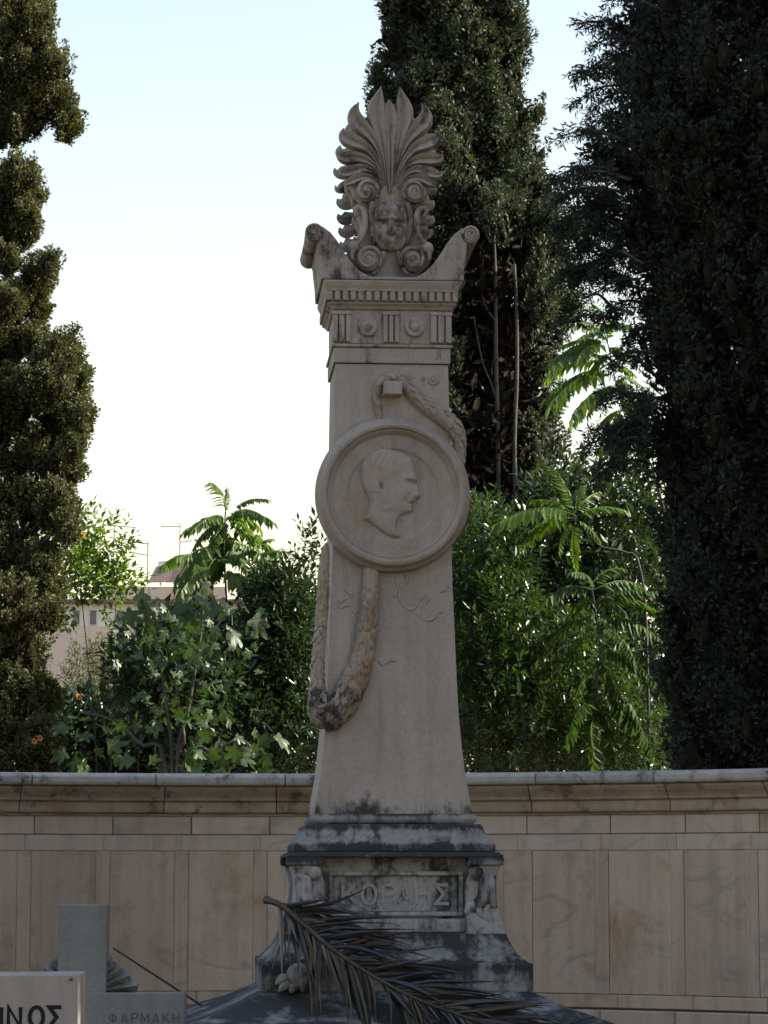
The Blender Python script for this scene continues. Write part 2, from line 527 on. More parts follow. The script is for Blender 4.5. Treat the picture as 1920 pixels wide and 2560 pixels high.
def rect_loft(secs):
    rings = []
    for z, hx, hy in secs:
        rings.append([(-hx, -hy, z), (hx, -hy, z), (hx, hy, z), (-hx, hy, z)])
    return loft(rings)

def secs_curve(lst, n):
    A = catmull(lst, n)
    return [sec(a[0], a[1]) for a in A]

# --- sloping footing under the plinth
s0 = sec(2488, 362)
s1 = sec(2556, 520)
slope = (s0[0] - s1[0]) / (s1[1] - s0[1])
hx = s1[1] + 0.10
zlow = s1[0] - slope * 0.10
V, Fc = rect_loft([(0.0, hx, hx), (zlow, hx, hx), s1, ((s0[0] + s1[0]) / 2 - 0.008, (s0[1] + s1[1]) / 2, (s0[1] + s1[1]) / 2), s0, (s0[0] + 0.012, s0[1] - 0.03, s0[2] - 0.03)])
obj('sloping_footing', V, Fc, MAT['foot'], mon, bevel=0.012)
# --- plinth and flaring foot of the pedestal
V, Fc = rect_loft([sec(2490, 340), sec(2478, 348), sec(2411, 348), sec(2408, 344)])
obj('plinth', V, Fc, MAT['base'], mon, bevel=0.01)
V, Fc = rect_loft([sec(2409, 341)] + [sec(a, b) for a, b in catmull([(2407, 338), (2390, 318), (2365, 300), (2340, 288)], 7)] + [sec(2333, 287)])
obj('flaring_foot', V, Fc, MAT['base'], mon, bevel=0.006)
# --- pedestal block, recessed between the corner consoles
pw = sec(2250, 268)
z_top, z_bot = sec(2142, 270)[0], sec(2335, 280)[0]
inset = 0.075
ped_y = -(pw[2] - inset)
V, Fc = box(-pw[1] + inset, pw[1] - inset, ped_y, pw[2] - inset, z_bot - 0.01, z_top)
ped = obj('pedestal', V, Fc, MAT['panel'], mon, bevel=0.006)
# framed name panel
pA = L(806, 2178, ped_y - 0.02); pB = L(1143, 2290, ped_y - 0.02)
fr = 0.018
x0, x1, z1p, z0p = pA.x, pB.x, pA.z, pB.z
parts = [box(x0, x1, ped_y - 0.028, ped_y + 0.01, z1p - fr, z1p), box(x0, x1, ped_y - 0.028, ped_y + 0.01, z0p, z0p + fr),
         box(x0, x0 + fr, ped_y - 0.028, ped_y + 0.01, z0p + fr + 0.0005, z1p - fr - 0.0005), box(x1 - fr, x1, ped_y - 0.028, ped_y + 0.01, z0p + fr + 0.0005, z1p - fr - 0.0005)]
V, Fc = merge(parts)
obj('panel_frame', V, Fc, MAT['panel'], ped, bevel=0.004)
V, Fc = box(x0 + fr + 0.001, x1 - fr - 0.001, ped_y - 0.010, ped_y + 0.008, z0p + fr + 0.001, z1p - fr - 0.001)
obj('name_panel', V, Fc, MAT['panel'], ped, bevel=0.002)
V, Fc = box(x0 - 0.03, x1 + 0.05, ped_y - 0.045, ped_y + 0.01, z_bot + 0.004, z0p - 0.012)
obj('panel_ledge', V, Fc, MAT['panel'], ped, bevel=0.006)

def ring_pts(cx, cy, rx, ry, n=22):
    return [(cx + rx * math.sin(2 * math.pi * k / n), cy + ry * math.cos(2 * math.pi * k / n)) for k in range(n)]
GLYPH = {       # strokes on a 0..0.6 by 0..1 field; (closed, points)
    'Κ': [(0, [(0, 0), (0, 1)]), (0, [(0.04, 0.42), (0.56, 1)]), (0, [(0.2, 0.58), (0.6, 0)])],
    'Ο': [(1, ring_pts(0.32, 0.5, 0.32, 0.5))],
    'Ρ': [(0, [(0, 0), (0, 1)]), (0, [(0.03, 1), (0.34, 1), (0.5, 0.94), (0.57, 0.84), (0.57, 0.66), (0.5, 0.55), (0.34, 0.5), (0.03, 0.5)])],
    'Α': [(0, [(0, 0), (0.3, 1), (0.6, 0)]), (0, [(0.12, 0.3), (0.48, 0.3)])],
    'Η': [(0, [(0, 0), (0, 1)]), (0, [(0.58, 0), (0.58, 1)]), (0, [(0.03, 0.52), (0.55, 0.52)])],
    'Σ': [(0, [(0.58, 1), (0.02, 1), (0.36, 0.5), (0.02, 0), (0.6, 0)])],
    'Ι': [(0, [(0, 0), (0, 1)])],
    'Ν': [(0, [(0, 0), (0, 1), (0.56, 0), (0.56, 1)])],
    'Φ': [(0, [(0.34, 0), (0.34, 1)]), (1, ring_pts(0.34, 0.5, 0.34, 0.31))],
    'Μ': [(0, [(0, 0), (0, 1), (0.35, 0.3), (0.7, 1), (0.7, 0)])]}
def strip(pts, closed, w, y0, y1):
    """a mitred stroke of width w between the planes y0 (front) and y1"""
    n = len(pts)
    rings = []
    for i in range(n):
        p = Vector(pts[i])
        a = Vector(pts[(i - 1) % n]) if closed or i > 0 else None
        b = Vector(pts[(i + 1) % n]) if closed or i < n - 1 else None
        d1 = (p - a).normalized() if a is not None else (b - p).normalized()
        d2 = (b - p).normalized() if b is not None else d1
        n1, n2 = Vector((-d1.y, d1.x)), Vector((-d2.y, d2.x))
        m = (n1 + n2).normalized()
        o = m * (w / 2) / max(0.45, m.dot(n1))
        rings.append([(p.x + o.x, y0, p.y + o.y), (p.x - o.x, y0, p.y - o.y), (p.x - o.x, y1, p.y - o.y), (p.x + o.x, y1, p.y + o.y)])
    if closed:
        rings.append(rings[0])
    return loft(rings, caps=not closed)

def letters(name, txt, xs, z, height, y, mat, parent, depth=0.004, weight=0.12, sx=1.0):
    """one raised or painted letter per object, standing upright on a plane facing -y"""
    for ch, x in zip(txt, xs):
        hi = 0.70 if ch == 'Μ' else (0.0 if ch == 'Ι' else 0.6)
        parts = []
        for k, (cl_, pts) in enumerate(GLYPH[ch]):
            q = [(x + (px_ - hi / 2) * height * sx, z + height * (weight / 2 + pz_ * (1 - weight))) for px_, pz_ in pts]
            parts.append(strip(q, cl_, height * weight, y - depth - 0.0003 * k, y + depth + 0.0003 * k))
        V, Fc = merge(parts)
        obj(name, V, Fc, mat, parent)
lz = L(970, 2263, ped_y - 0.012).z
lh = L(970, 2208, ped_y - 0.012).z - lz
lx = [L(u, 2240, ped_y).x for u in (858, 906, 958, 996, 1042, 1090)]
letters('letter', 'ΚΟΡΑΗΣ', lx, lz, lh, ped_y - 0.011, MAT['letter'], ped, depth=0.005, weight=0.15, sx=1.0)

# corner consoles: concave profile, abacus, volute and leaf relief
def console(side, depth_side):
    us = lambda o: UC + side * o
    prof = [(2163, 272, 205), (2172, 270, 200), (2200, 262, 186), (2235, 262, 182), (2270, 268, 184), (2300, 276, 184), (2322, 284, 182), (2336, 288, 180)]
    rings = []
    for v, o_, i_ in [tuple(a) for a in catmull(prof, 14)]:
        z, hw, hd = sec(v, o_)
        iw = i_ * 0.955 * mpp(v, MY - 0.28)
        if depth_side < 0:
            rings.append([(side * iw, -hd, z), (side * hw, -hd, z), (side * hw, -iw, z), (side * iw, -iw, z)])
        else:
            rings.append([(side * iw, iw, z), (side * hw, iw, z), (side * hw, hd, z), (side * iw, hd, z)])
    V, Fc = loft(rings)
    cn = obj('corner_console', V, Fc, MAT['panel'], mon, bevel=0.008)
    z1, h1, d1 = sec(2143, 281)
    z0, h0, d0 = sec(2164, 277)
    iw = 188 * 0.955 * mpp(2150, MY - 0.28)
    a = [(side * iw, depth_side * iw, 0), (side * h1, depth_side * iw, 0), (side * h1, depth_side * h1, 0), (side * iw, depth_side * h1, 0)]
    V, Fc = loft([[(x * 0.985, y * 0.985, z0) for x, y, _ in a], [(x, y, z0 + 0.008) for x, y, _ in a], [(x, y, z1) for x, y, _ in a]])
    obj('abacus', V, Fc, MAT['base'], cn, bevel=0.005)
    if depth_side < 0:
        yy = -sec(2230, 264)[2]
        def q(o, v, dy=0.0):
            p = L(us(o), v, yy - dy)
            p.x *= 0.955
            return p
        # volute, drooping leaf and stalk carved on the face of the console
        V, Fc = lathe_y(q(212, 2182).x, q(212, 2182).z, [(0.030, yy + 0.02), (0.030, yy - 0.012), (0.022, yy - 0.026), (0.008, yy - 0.032)], 18)
        obj('volute', V, Fc, MAT['panel'], cn, smooth=True)
        for path, r in (([(232, 2190), (236, 2215), (232, 2245), (214, 2262), (200, 2278)], 0.020), ([(258, 2185), (250, 2210), (252, 2240), (262, 2270)], 0.016),
                        ([(186, 2285), (196, 2262), (214, 2268), (228, 2292), (236, 2312)], 0.013), ([(245, 2260), (240, 2285), (252, 2305), (270, 2322)], 0.014)):
            pts = catmull([tuple(q(a_, b_, 0.006)) for a_, b_ in path], 12)
            rr = [r * (0.55 + 0.9 * math.sin(math.pi * (0.15 + 0.8 * i / 11))) for i in range(12)]
            V, Fc = sweep(pts, rr, 8)
            obj('carved_leaf', V, Fc, MAT['panel'], cn, smooth=True)
    return cn
for sd in (-1, 1):
    for ds in (-1, 1):
        console(sd, ds)
# carved scroll on the left end of the plinth
yy = -sec(2440, 348)[2]
cx, cz = L(722, 2438, yy).x, L(722, 2438, yy).z
V, Fc = lathe_y(cx, cz, [(0.05, yy + 0.02), (0.05, yy - 0.03), (0.036, yy - 0.05), (0.022, yy - 0.045), (0.01, yy - 0.055)], 20)
sc_ = obj('plinth_scroll', V, Fc, MAT['panel'], mon, smooth=True)
for k, (a_, b_) in enumerate((((700, 2455), (672, 2478)), ((712, 2462), (700, 2482)), ((728, 2466), (742, 2482)), ((694, 2440), (662, 2462)))):
    pts = catmull([tuple(L(a_[0], a_[1], yy - 0.02)), tuple(L((a_[0] + b_[0]) / 2, (a_[1] + b_[1]) / 2 - 4, yy - 0.03)), tuple(L(b_[0], b_[1], yy - 0.012))], 8)
    V, Fc = sweep(pts, [0.008, 0.014, 0.018, 0.02, 0.019, 0.016, 0.01, 0.004], 8)
    obj('scroll_leaf', V, Fc, MAT['panel'], sc_, smooth=True)
# --- mouldings between pedestal and shaft
V, Fc = rect_loft([sec(2143, 280), sec(2138, 280), sec(2130, 268), sec(2129, 262)])
obj('pedestal_cap', V, Fc, MAT['base'], mon, bevel=0.005)
lst = [(2129, 254), (2128, 261), (2112, 261)] + [tuple(a) for a in catmull([(2108, 258), (2095, 246), (2080, 236), (2062, 229)], 7)] + [(2060, 222)]
V, Fc = rect_loft([sec(a, b) for a, b in lst])
obj('base_moulding', V, Fc, MAT['base'], mon, bevel=0.004)
lst = [(2061, 208)] + [(2060 - 3.2 * k, 209 + 8 * math.sin(math.pi * k / 8)) for k in range(9)]
V, Fc = rect_loft([sec(a, b) for a, b in lst])
obj('base_torus', V, Fc, MAT['base'], mon, bevel=0.003)
# --- shaft
shaft_pts = [(2036, 206), (2016, 204), (1991, 199), (1940, 190), (1906, 186), (1842, 178.5), (1738, 171), (1535, 162), (1400, 157), (1060, 151), (911, 148)]
SS = [sec(a, b) for a, b in [(2037, 205)] + [tuple(x) for x in catmull(shaft_pts, 30)]]
V, Fc = rect_loft(SS)
obj('shaft', V, Fc, MAT['shaft'], mon, bevel=0.006)
def shaft_y(v):
    A = np.array(shaft_pts[::-1])
    h = np.interp(v, A[:, 0], A[:, 1])
    return -sec(v, h)[2]

# --- architrave, frieze and cornice
ent = None
V, Fc = rect_loft([sec(909.0, 146), sec(908, 154), sec(870, 154)])
ent = obj('architrave', V, Fc, MAT['ent'], mon, bevel=0.004)
V, Fc = rect_loft([sec(868.5, 157), sec(866, 159), sec(861, 158), sec(860, 152)])
obj('fillet', V, Fc, MAT['ent'], ent, bevel=0.002)
yA = -sec(885, 154)[2]
pj = L(991, 885, yA)
V, Fc = rect_loft([sec(859.5, 151), sec(776, 151)])
fz = obj('frieze', V, Fc, MAT['ent'], mon, bevel=0.003)
yF = -sec(815, 151)[2]
def rectpx(u0, u1, v0, v1, y_plane, proud, back=0.01, k=0.955):
    a, b = L(u0, v0, y_plane), L(u1, v1, y_plane)
    return box(a.x * k, b.x * k, y_plane - proud, y_plane + back, b.z, a.z)
for u0, u1 in ((812, 864), (945, 990), (1069, 1128)):
    w = (u1 - u0) / 3.0
    V, Fc = merge([rectpx(u0 + w * k + 2, u0 + w * (k + 1) - 2, 790, 857, yF, 0.016) for k in range(3)] + [rectpx(u0, u1, 780, 789.5, yF, 0.018)])
    obj('triglyph', V, Fc, MAT['ent'], fz, bevel=0.003)
for u in (906, 1030):
    c = L(u, 818, yF)
    c.x *= 0.955
    r = 24.5 * mpp(818, MY - 0.25)
    V, Fc = lathe_y(c.x, c.z, [(r, yF + 0.005), (r, yF - 0.012), (r * 0.86, yF - 0.018), (r * 0.55, yF - 0.010), (r * 0.48, yF - 0.012), (r * 0.42, yF - 0.02), (r * 0.2, yF - 0.026), (0.002, yF - 0.027)], 32)
    obj('rosette', V, Fc, MAT['ent'], fz, smooth=True)
lst = [(776.5, 150), (774, 156), (766, 161), (760, 168), (757, 170), (756, 163), (730, 163)]
lst += [(729, 172), (722, 174), (714, 178), (703, 182), (701, 180)]
V, Fc = rect_loft([sec(a, b) for a, b in lst])
co = obj('cornice', V, Fc, MAT['ent'], mon, bevel=0.003)
yD = -sec(743, 163)[2]
du = 20.6
for k in range(17):
    u = 970 + (k - 8) * du
    V, Fc = rectpx(u - 7.2, u + 7.2, 731, 754.5, yD, 0.020)
    obj('dentil', V, Fc, MAT['ent'], co, bevel=0.004)
for k in range(17):
    o_ = (k - 8) * du * 0.955 * mpp(743, MY - 0.28)
    a = 7.0 * mpp(743, MY - 0.28)
    zt_, zb_ = L(970, 731, yD).z, L(970, 754.5, yD).z
    V, Fc = box(yD - 0.02, yD + 0.01, o_ - a, o_ + a, zb_, zt_)
    obj('dentil', V, Fc, MAT['ent'], co, bevel=0.004)

# --- crowning block with scrolled horns
def C1(x, y): return (700 + x * 0.3255, 180 + y * 0.3255)      # working sheet to photo pixel
yB = -0.275
def LB(x, y, yp=None, k=0.97):
    u, v = C1(x, y)
    p = L(u, v, yB if yp is None else yp)
    p.x *= k
    return p
half = [(262, 1596), (258, 1500), (246, 1400), (240, 1330), (226, 1290), (160, 1262), (150, 1225), (175, 1195), (215, 1178), (275, 1192), (338, 1236), (396, 1306), (446, 1386), (504, 1466), (574, 1534), (650, 1572)]
outl = half + [(1660 - x, y) for x, y in half[::-1]]
pts = [(LB(x, y).x, LB(x, y).z) for x, y in outl]
V, Fc = prism(pts, yB, -yB)
cb = obj('horned_block', V, Fc, MAT['crown'], mon, bevel=0.006)
for s in (-1, 1):
    c = LB(830 + s * 620, 1240)
    r = 0.040
    ring = []
    rings = []
    for y, rr in ((yB - 0.012, r * 0.9), (yB - 0.004, r), (yB + 0.09, r * 0.95), (0.0, r * 0.9), (-yB - 0.09, r * 0.95), (-yB + 0.004, r)):
        rings.append([(c.x + rr * math.cos(2 * math.pi * j / 20), y, c.z + rr * math.sin(2 * math.pi * j / 20)) for j in range(20)])
    V, Fc = loft(rings)
    roll = obj('scroll_roll', V, Fc, MAT['crown'], cb, bevel=0.003)
    sp = []
    for k in range(30):
        a = k / 29 * 2.2 * 2 * math.pi
        q = r * 0.85 * (1 - 0.8 * k / 29)
        sp.append((c.x - s * q * math.cos(a), yB - 0.014, c.z + q * math.sin(a)))
    V, Fc = sweep(sp, 0.0045, 6)
    obj('spiral', V, Fc, MAT['crown'], cb, smooth=True)

# --- acroterion: palmette, mask and volutes
acr = empty('acroterion')
acr.parent = mon
yP = -0.15
def LP(x, y, yp=yP): return LB(x, y, yp, 0.985)
def C2(x, y):  # second working sheet (palmette close-up) to first
    u, v = 820 + x * 0.1808, 200 + y * 0.1808
    return ((u - 700) / 0.3255, (v - 180) / 0.3255)
half = [(830, 1590), (650, 1575), (575, 1520), (510, 1450), (505, 1370), (560, 1300), (598, 1230), (606, 1150), (575, 1085), (548, 1050), (570, 1000), (600, 985), (545, 930)]
half += [C2(x, y) for x, y in ((310, 1480), (240, 1395), (225, 1280), (225, 1170), (230, 1060), (275, 930), (280, 770), (350, 650), (465, 510), (570, 450), (630, 350), (760, 300), (830, 310))]
outl = half + [(1660 - x, y) for x, y in half[-2:0:-1]]
pts = [(LP(x, y).x, LP(x, y).z) for x, y in outl]
V, Fc = prism(pts, yP + 0.02, -yP - 0.02)
obj('slab', V, Fc, MAT['crown'], acr, bevel=0.012)
leaves = [
    [(830, 1560, 26), (832, 1300, 36), (830, 1000, 44), (826, 700, 66), (822, 480, 70), (815, 340, 40), (812, 270, 6)],
    [(795, 1450, 18), (765, 1150, 34), (705, 820, 58), (648, 560, 76), (640, 380, 72), (668, 230, 46), (700, 80, 4)],
    [(770, 1400, 16), (700, 1060, 36), (580, 800, 60), (430, 640, 68), (345, 540, 66), (335, 420, 46), (388, 310, 4)],
    [(760, 1420, 16), (660, 1140, 36), (500, 940, 58), (320, 850, 66), (205, 800, 58), (165, 740, 36), (178, 668, 4)],
    [(748, 1440, 14), (640, 1220, 34), (470, 1100, 54), (290, 1075, 60), (170, 1075, 48), (108, 1050, 28), (96, 988, 4)],
    [(735, 1465, 14), (620, 1300, 32), (470, 1225, 48), (310, 1255, 54), (190, 1290, 42), (122, 1290, 24), (108, 1235, 4)],
    [(715, 1500, 12), (640, 1400, 26), (520, 1345, 36), (390, 1350, 42), (280, 1400, 38), (215, 1440, 24), (190, 1432, 4)],
]
def palm_leaf(ctrl, mirror, back, name='palmette_leaf'):
    n = 22
    A = catmull(ctrl, n)
    rings = []
    for i in range(n):
        x, y, w = A[i]
        a, b = A[max(i - 1, 0)], A[min(i + 1, n - 1)]
        tx, ty = b[0] - a[0], b[1] - a[1]
        ln = math.hypot(tx, ty) + 1e-6
        nx, ny = -ty / ln, tx / ln
        f = i / (n - 1)
        curl = 0.055 * max(0, f - 0.55) ** 1.3
        dep = 0.010 + 0.03 * math.sin(math.pi * min(1, f * 0.9 + 0.1)) ** 0.8
        sc2 = max(w * (1.15 + 0.68 * math.sin(math.pi * min(1, max(0, f - 0.25) / 0.75))), 1.5)
        ring = []
        for k, d in ((-1, -0.004), (-0.72, 0.9), (-0.35, 0.72), (0, 0.42), (0.35, 0.72), (0.72, 0.9), (1, -0.004), (0, -0.5)):
            px, py = x + nx * sc2 * k, y + ny * sc2 * k
            if mirror: px = 1660 - px
            X, Y_ = C2(px, py)
            p = LP(X, Y_)
            yy_ = yP + 0.022 - curl - dep * d * min(1, sc2 / 40)
            if back: yy_ = -yy_
            ring.append((p.x, yy_, p.z))
        rings.append(ring)
    V, Fc = loft(rings)
    return obj(name, V, Fc, MAT['crown'], acr, smooth=False, bevel=0)
for back in (False, True):
    for k, lf in enumerate(leaves):
        palm_leaf(lf, False, back)
        if k: palm_leaf(lf, True, back)
# lower side leaves on the far face
for lf in ([(640, 1560, 10), (420, 1500, 50), (260, 1500, 60), (170, 1480, 40), (132, 1425, 4)], [(600, 1720, 10), (400, 1700, 50), (250, 1720, 56), (170, 1700, 34), (142, 1640, 4)],
           [(600, 1900, 10), (400, 1880, 50), (270, 1900, 60), (190, 1890, 34), (165, 1830, 4)], [(600, 2100, 10), (400, 2080, 50), (280, 2100, 60), (200, 2090, 34), (180, 2030, 4)]):
    for mi in (False, True):
        palm_leaf(lf, mi, True)
def spiral_relief(cx, cy, r, turns, s, yp, tail=None, rt=0.0085, name='volute'):
    pts = []
    n = 34
    for k in range(n):
        f = k / (n - 1)
        a = (1 - f) * turns * 2 * math.pi
        q = r * (0.16 + 0.84 * (1 - f))
        x = cx + s * q * math.cos(a + math.pi)
        y = cy + q * math.sin(a + math.pi)
        pts.append(LP(x, y, yp - 0.012 * f))
    if tail:
        pts = [LP(x, y, yp) for x, y in tail] + pts
    rr = [rt * (1.15 - 0.5 * i / len(pts)) for i in range(len(pts))]
    V, Fc = sweep(catmull([tuple(p) for p in pts], len(pts)), rr, 7)
    o = obj(name, V, Fc, MAT['crown'], acr, smooth=True)
    c = LP(cx, cy, yp)
    V, Fc = lathe_y(c.x, c.z, [(r * 0.00054 * 0.95, yp + 0.03), (r * 0.00054 * 0.9, yp + 0.004), (r * 0.00054 * 0.5, yp - 0.002), (0.002, yp - 0.018)], 20)
    obj('volute_disc', V, Fc, MAT['crown'], acr, smooth=True)
for s in (-1, 1):
    f = lambda x: 830 + s * (830 - x) if s > 0 else x
    mx = (lambda x: 1660 - x) if s > 0 else (lambda x: x)
    spiral_relief(mx(645), 915, 92, 1.6, -1 if s > 0 else 1, yP - 0.02)
    spiral_relief(mx(655), 1435, 105, 1.6, -1 if s > 0 else 1, yP - 0.03)
    pth = [(575, 1110), (556, 1090), (552, 1062), (580, 1045), (612, 1065), (628, 1120), (625, 1200), (602, 1270), (560, 1330), (528, 1390), (530, 1450)]
    pts = catmull([tuple(LP(mx(x), y, yP - 0.018)) for x, y in pth], 26)
    V, Fc = sweep(pts, [0.008 + 0.006 * math.sin(math.pi * i / 25) for i in range(26)], 8)
    obj('side_scroll', V, Fc, MAT['crown'], acr, smooth=True)
    pth = [(690, 1560), (735, 1510), (765, 1440), (775, 1380)]
    pts = catmull([tuple(LP(mx(x), y, yP - 0.02)) for x, y in pth], 12)
    V, Fc = sweep(pts, [0.010] * 12, 8)
    obj('stalk', V, Fc, MAT['crown'], acr, smooth=True)
    pth = [(690, 1000), (675, 1100), (685, 1220), (700, 1320)]
    pts = catmull([tuple(LP(mx(x), y, yP - 0.012)) for x, y in pth], 12)
    V, Fc = sweep(pts, [0.012] * 12, 8, jit=0.12, rng=RNG)
    obj('braid', V, Fc, MAT['crown'], acr, smooth=True)
    lf = [(505, 1385), (545, 1345), (590, 1330)]
    pts = catmull([tuple(LP(mx(x), y, yP - 0.01)) for x, y in lf], 10)
    V, Fc = sweep(pts, [0.006, 0.014, 0.02, 0.024, 0.026, 0.026, 0.024, 0.02, 0.014, 0.006], 8)
    obj('bulging_leaf', V, Fc, MAT['crown'], acr, smooth=True)

def gauss(X, Z, cx, cz, sx, sz, amp):
    return amp * np.exp(-((X - cx) / sx) ** 2 - ((Z - cz) / sz) ** 2)

def poly_sdf(px, pz, poly):
    """signed distance, positive inside"""
    poly = np.array(poly, float)
    d = np.full(px.shape, 1e9)
    inside = np.zeros(px.shape, bool)
    n = len(poly)
    for i in range(n):
        a, b = poly[i], poly[(i + 1) % n]
        e = b - a
        wx, wz_ = px - a[0], pz - a[1]
        t = np.clip((wx * e[0] + wz_ * e[1]) / (e @ e + 1e-12), 0, 1)
        d = np.minimum(d, np.hypot(wx - e[0] * t, wz_ - e[1] * t))
        c1 = (a[1] <= pz) & (b[1] > pz) | (b[1] <= pz) & (a[1] > pz)
        xi = a[0] + (pz - a[1]) / (b[1] - a[1] + 1e-12) * (b[0] - a[0])
        inside ^= c1 & (px < xi)
    return np.where(inside, d, -d)

def relief(name, xs, zs, h, y_plane, mat, parent):
    """height field h[z, x] standing proud of the plane y"""
    nz, nx = h.shape
    keep = h > 0
    Y = y_plane - np.maximum(h, 0.0) + np.where(keep, 0, 0.006)
    X, Z = np.meshgrid(xs, zs)
    V = np.stack([X, Y, Z], -1).reshape(-1, 3)
    fs = []
    for j in range(nz - 1):
        for i in range(nx - 1):
            if keep[j, i] or keep[j, i + 1] or keep[j + 1, i] or keep[j + 1, i + 1]:
                a = j * nx + i
                fs.append((a, a + 1, a + nx + 1, a + nx))
    used = np.unique(np.array(fs))
    mp_ = -np.ones(len(V), int)
    mp_[used] = np.arange(len(used))
    return np_obj(name, V[used], mp_[np.array(fs)], mat, parent, smooth=True)

# mask
c = LP(830, 1180)
wpx = abs(LP(968, 1180).x - c.x)
top, bot = LP(830, 1000).z, LP(830, 1372).z
xs = np.linspace(-wpx * 1.05, wpx * 1.05, 56)
zs = np.linspace(bot, top, 72)
X, Z = np.meshgrid(xs, zs)
U = X / wpx
W = (Z - bot) / (top - bot)
face = 1 - np.abs(U / 0.98) ** 2.6 - np.abs((W - 0.5) / 0.52) ** 2.6
h = 0.030 * np.clip(face, 0, 1) ** 0.5 * (face > 0)
h += 0.006 * np.sin(U * 16 + 5 * W) * np.clip((W - 0.72) / 0.1, 0, 1)
h += gauss(U, W, 0, 0.63, 0.8, 0.05, 0.012)            # brow
for s in (-1, 1):
    h -= gauss(U, W, s * 0.42, 0.55, 0.24, 0.045, 0.028)   # eye sockets
    h += gauss(U, W, s * 0.42, 0.535, 0.16, 0.022, 0.010)
    h += gauss(U, W, s * 0.5, 0.38, 0.22, 0.09, 0.008)
    h += gauss(U, W, s * 0.9, 0.35, 0.14, 0.35, 0.010)
h += gauss(U, W, 0, 0.50, 0.12, 0.14, 0.026)           # nose
h += gauss(U, W, 0, 0.405, 0.2, 0.04, 0.012)
h -= gauss(U, W, 0, 0.30, 0.20, 0.035, 0.028)          # mouth
h += gauss(U, W, 0, 0.18, 0.3, 0.08, 0.010)
for k in range(5):
    h += gauss(U, W, (k - 2) * 0.32, 0.86 - 0.03 * abs(k - 2), 0.13, 0.07, 0.012)  # curls
h = np.where(face > 0, h, 0)
relief('mask', xs, zs, h, yP - 0.004, MAT['crown'], acr)

# --- medallion with profile portrait
mv = 1240
ys = shaft_y(mv) + 0.004
mc = L(970, mv, ys)
R = 194 * mpp(mv, MY + ys)
prof = [(R * 0.985, ys + 0.02), (R, ys - 0.012), (R, ys - 0.036), (R * 0.985, ys - 0.052), (R * 0.955, ys - 0.060), (R * 0.945, ys - 0.072), (R * 0.92, ys - 0.086), (R * 0.885, ys - 0.090),
        (R * 0.855, ys - 0.086), (R * 0.835, ys - 0.072), (R * 0.82, ys - 0.074), (R * 0.80, ys - 0.066), (R * 0.77, ys - 0.052), (R * 0.68, ys - 0.050), (R * 0.61, ys - 0.054), (R * 0.595, ys - 0.052), (R * 0.575, ys - 0.044), (R * 0.56, ys - 0.042), (0.01, ys - 0.042)]
V, Fc = lathe_y(mc.x, mc.z, prof, 96)
med = obj('medallion', V, Fc, MAT['medal'], mon, smooth=False, bevel=0)
med.data.shade_smooth()
m_ = med.modifiers.new('edges', 'EDGE_SPLIT'); m_.split_angle = rad(35)
yM = ys - 0.043
head = [(640, 262), (800, 275), (950, 310), (1080, 370), (1150, 430), (1165, 520), (1188, 610), (1218, 700), (1228, 770), (1196, 805), (1225, 870), (1262, 945), (1292, 1008), (1268, 1048), (1205, 1062), (1198, 1095),
        (1180, 1120), (1140, 1138), (1166, 1165), (1140, 1205), (1155, 1240), (1130, 1288), (1050, 1312), (940, 1345), (905, 1420), (890, 1500), (900, 1600), (960, 1680), (880, 1690), (750, 1662), (600, 1560), (450, 1440), (350, 1390),
        (410, 1310), (440, 1200), (448, 1110), (430, 1040), (370, 930), (330, 830), (308, 700), (310, 580), (340, 480), (400, 390), (500, 310)]
def C3(x, y): return L(840 + x * 0.1567, 1080 + y * 0.1567, yM)
poly = [(C3(x, y).x, C3(x, y).z) for x, y in head]
sc3 = abs(C3(1000, 800).x - C3(0, 800).x) / 1000.0
xs = np.linspace(C3(290, 800).x, C3(1310, 800).x, 130)
zs = np.linspace(C3(800, 1710).z, C3(800, 245).z, 180)
X, Z = np.meshgrid(xs, zs)
d = poly_sdf(X, Z, poly)
h = 0.017 * (1 - np.exp(-np.clip(d, 0, 1) / 0.007)) + 0.007 * (1 - np.exp(-np.clip(d, 0, 1) / 0.05))
def G(x, y, sx, sy, amp):
    p = C3(x, y)
    return gauss(X, Z, p.x, p.z, sx * sc3, sy * sc3, amp)
h += G(585, 850, 70, 110, 0.010) - G(635, 870, 26, 55, 0.022) + G(600, 975, 50, 40, 0.006) - G(540, 985, 80, 18, 0.006)
h -= G(1105, 815, 70, 42, 0.016); h += G(1090, 835, 38, 22, 0.008) + G(1120, 745, 90, 30, 0.006)
h -= G(1020, 1095, 26, 34, 0.006) + G(1110, 1135, 60, 14, 0.009) + G(1090, 1020, 22, 46, 0.006)
h += G(960, 980, 120, 110, 0.005) + G(1190, 1020, 40, 30, 0.004)
h -= G(800, 1290, 170, 60, 0.006) + G(700, 1160, 80, 60, 0.004)
hair = np.sin(X / (0.0042) + 3 * np.sin(Z / 0.02)) * 0.0009
hm = np.clip(G(620, 480, 330, 250, 1.0) * 1.3 - 0.25, 0, 1)
h += 2.2 * hair * hm + 0.004 * np.clip(hm * 3, 0, 1)
h = np.where(d > 0, np.maximum(h, 0.0005), 0)
relief('portrait', xs, zs, h, yM, MAT['portrait'], med)

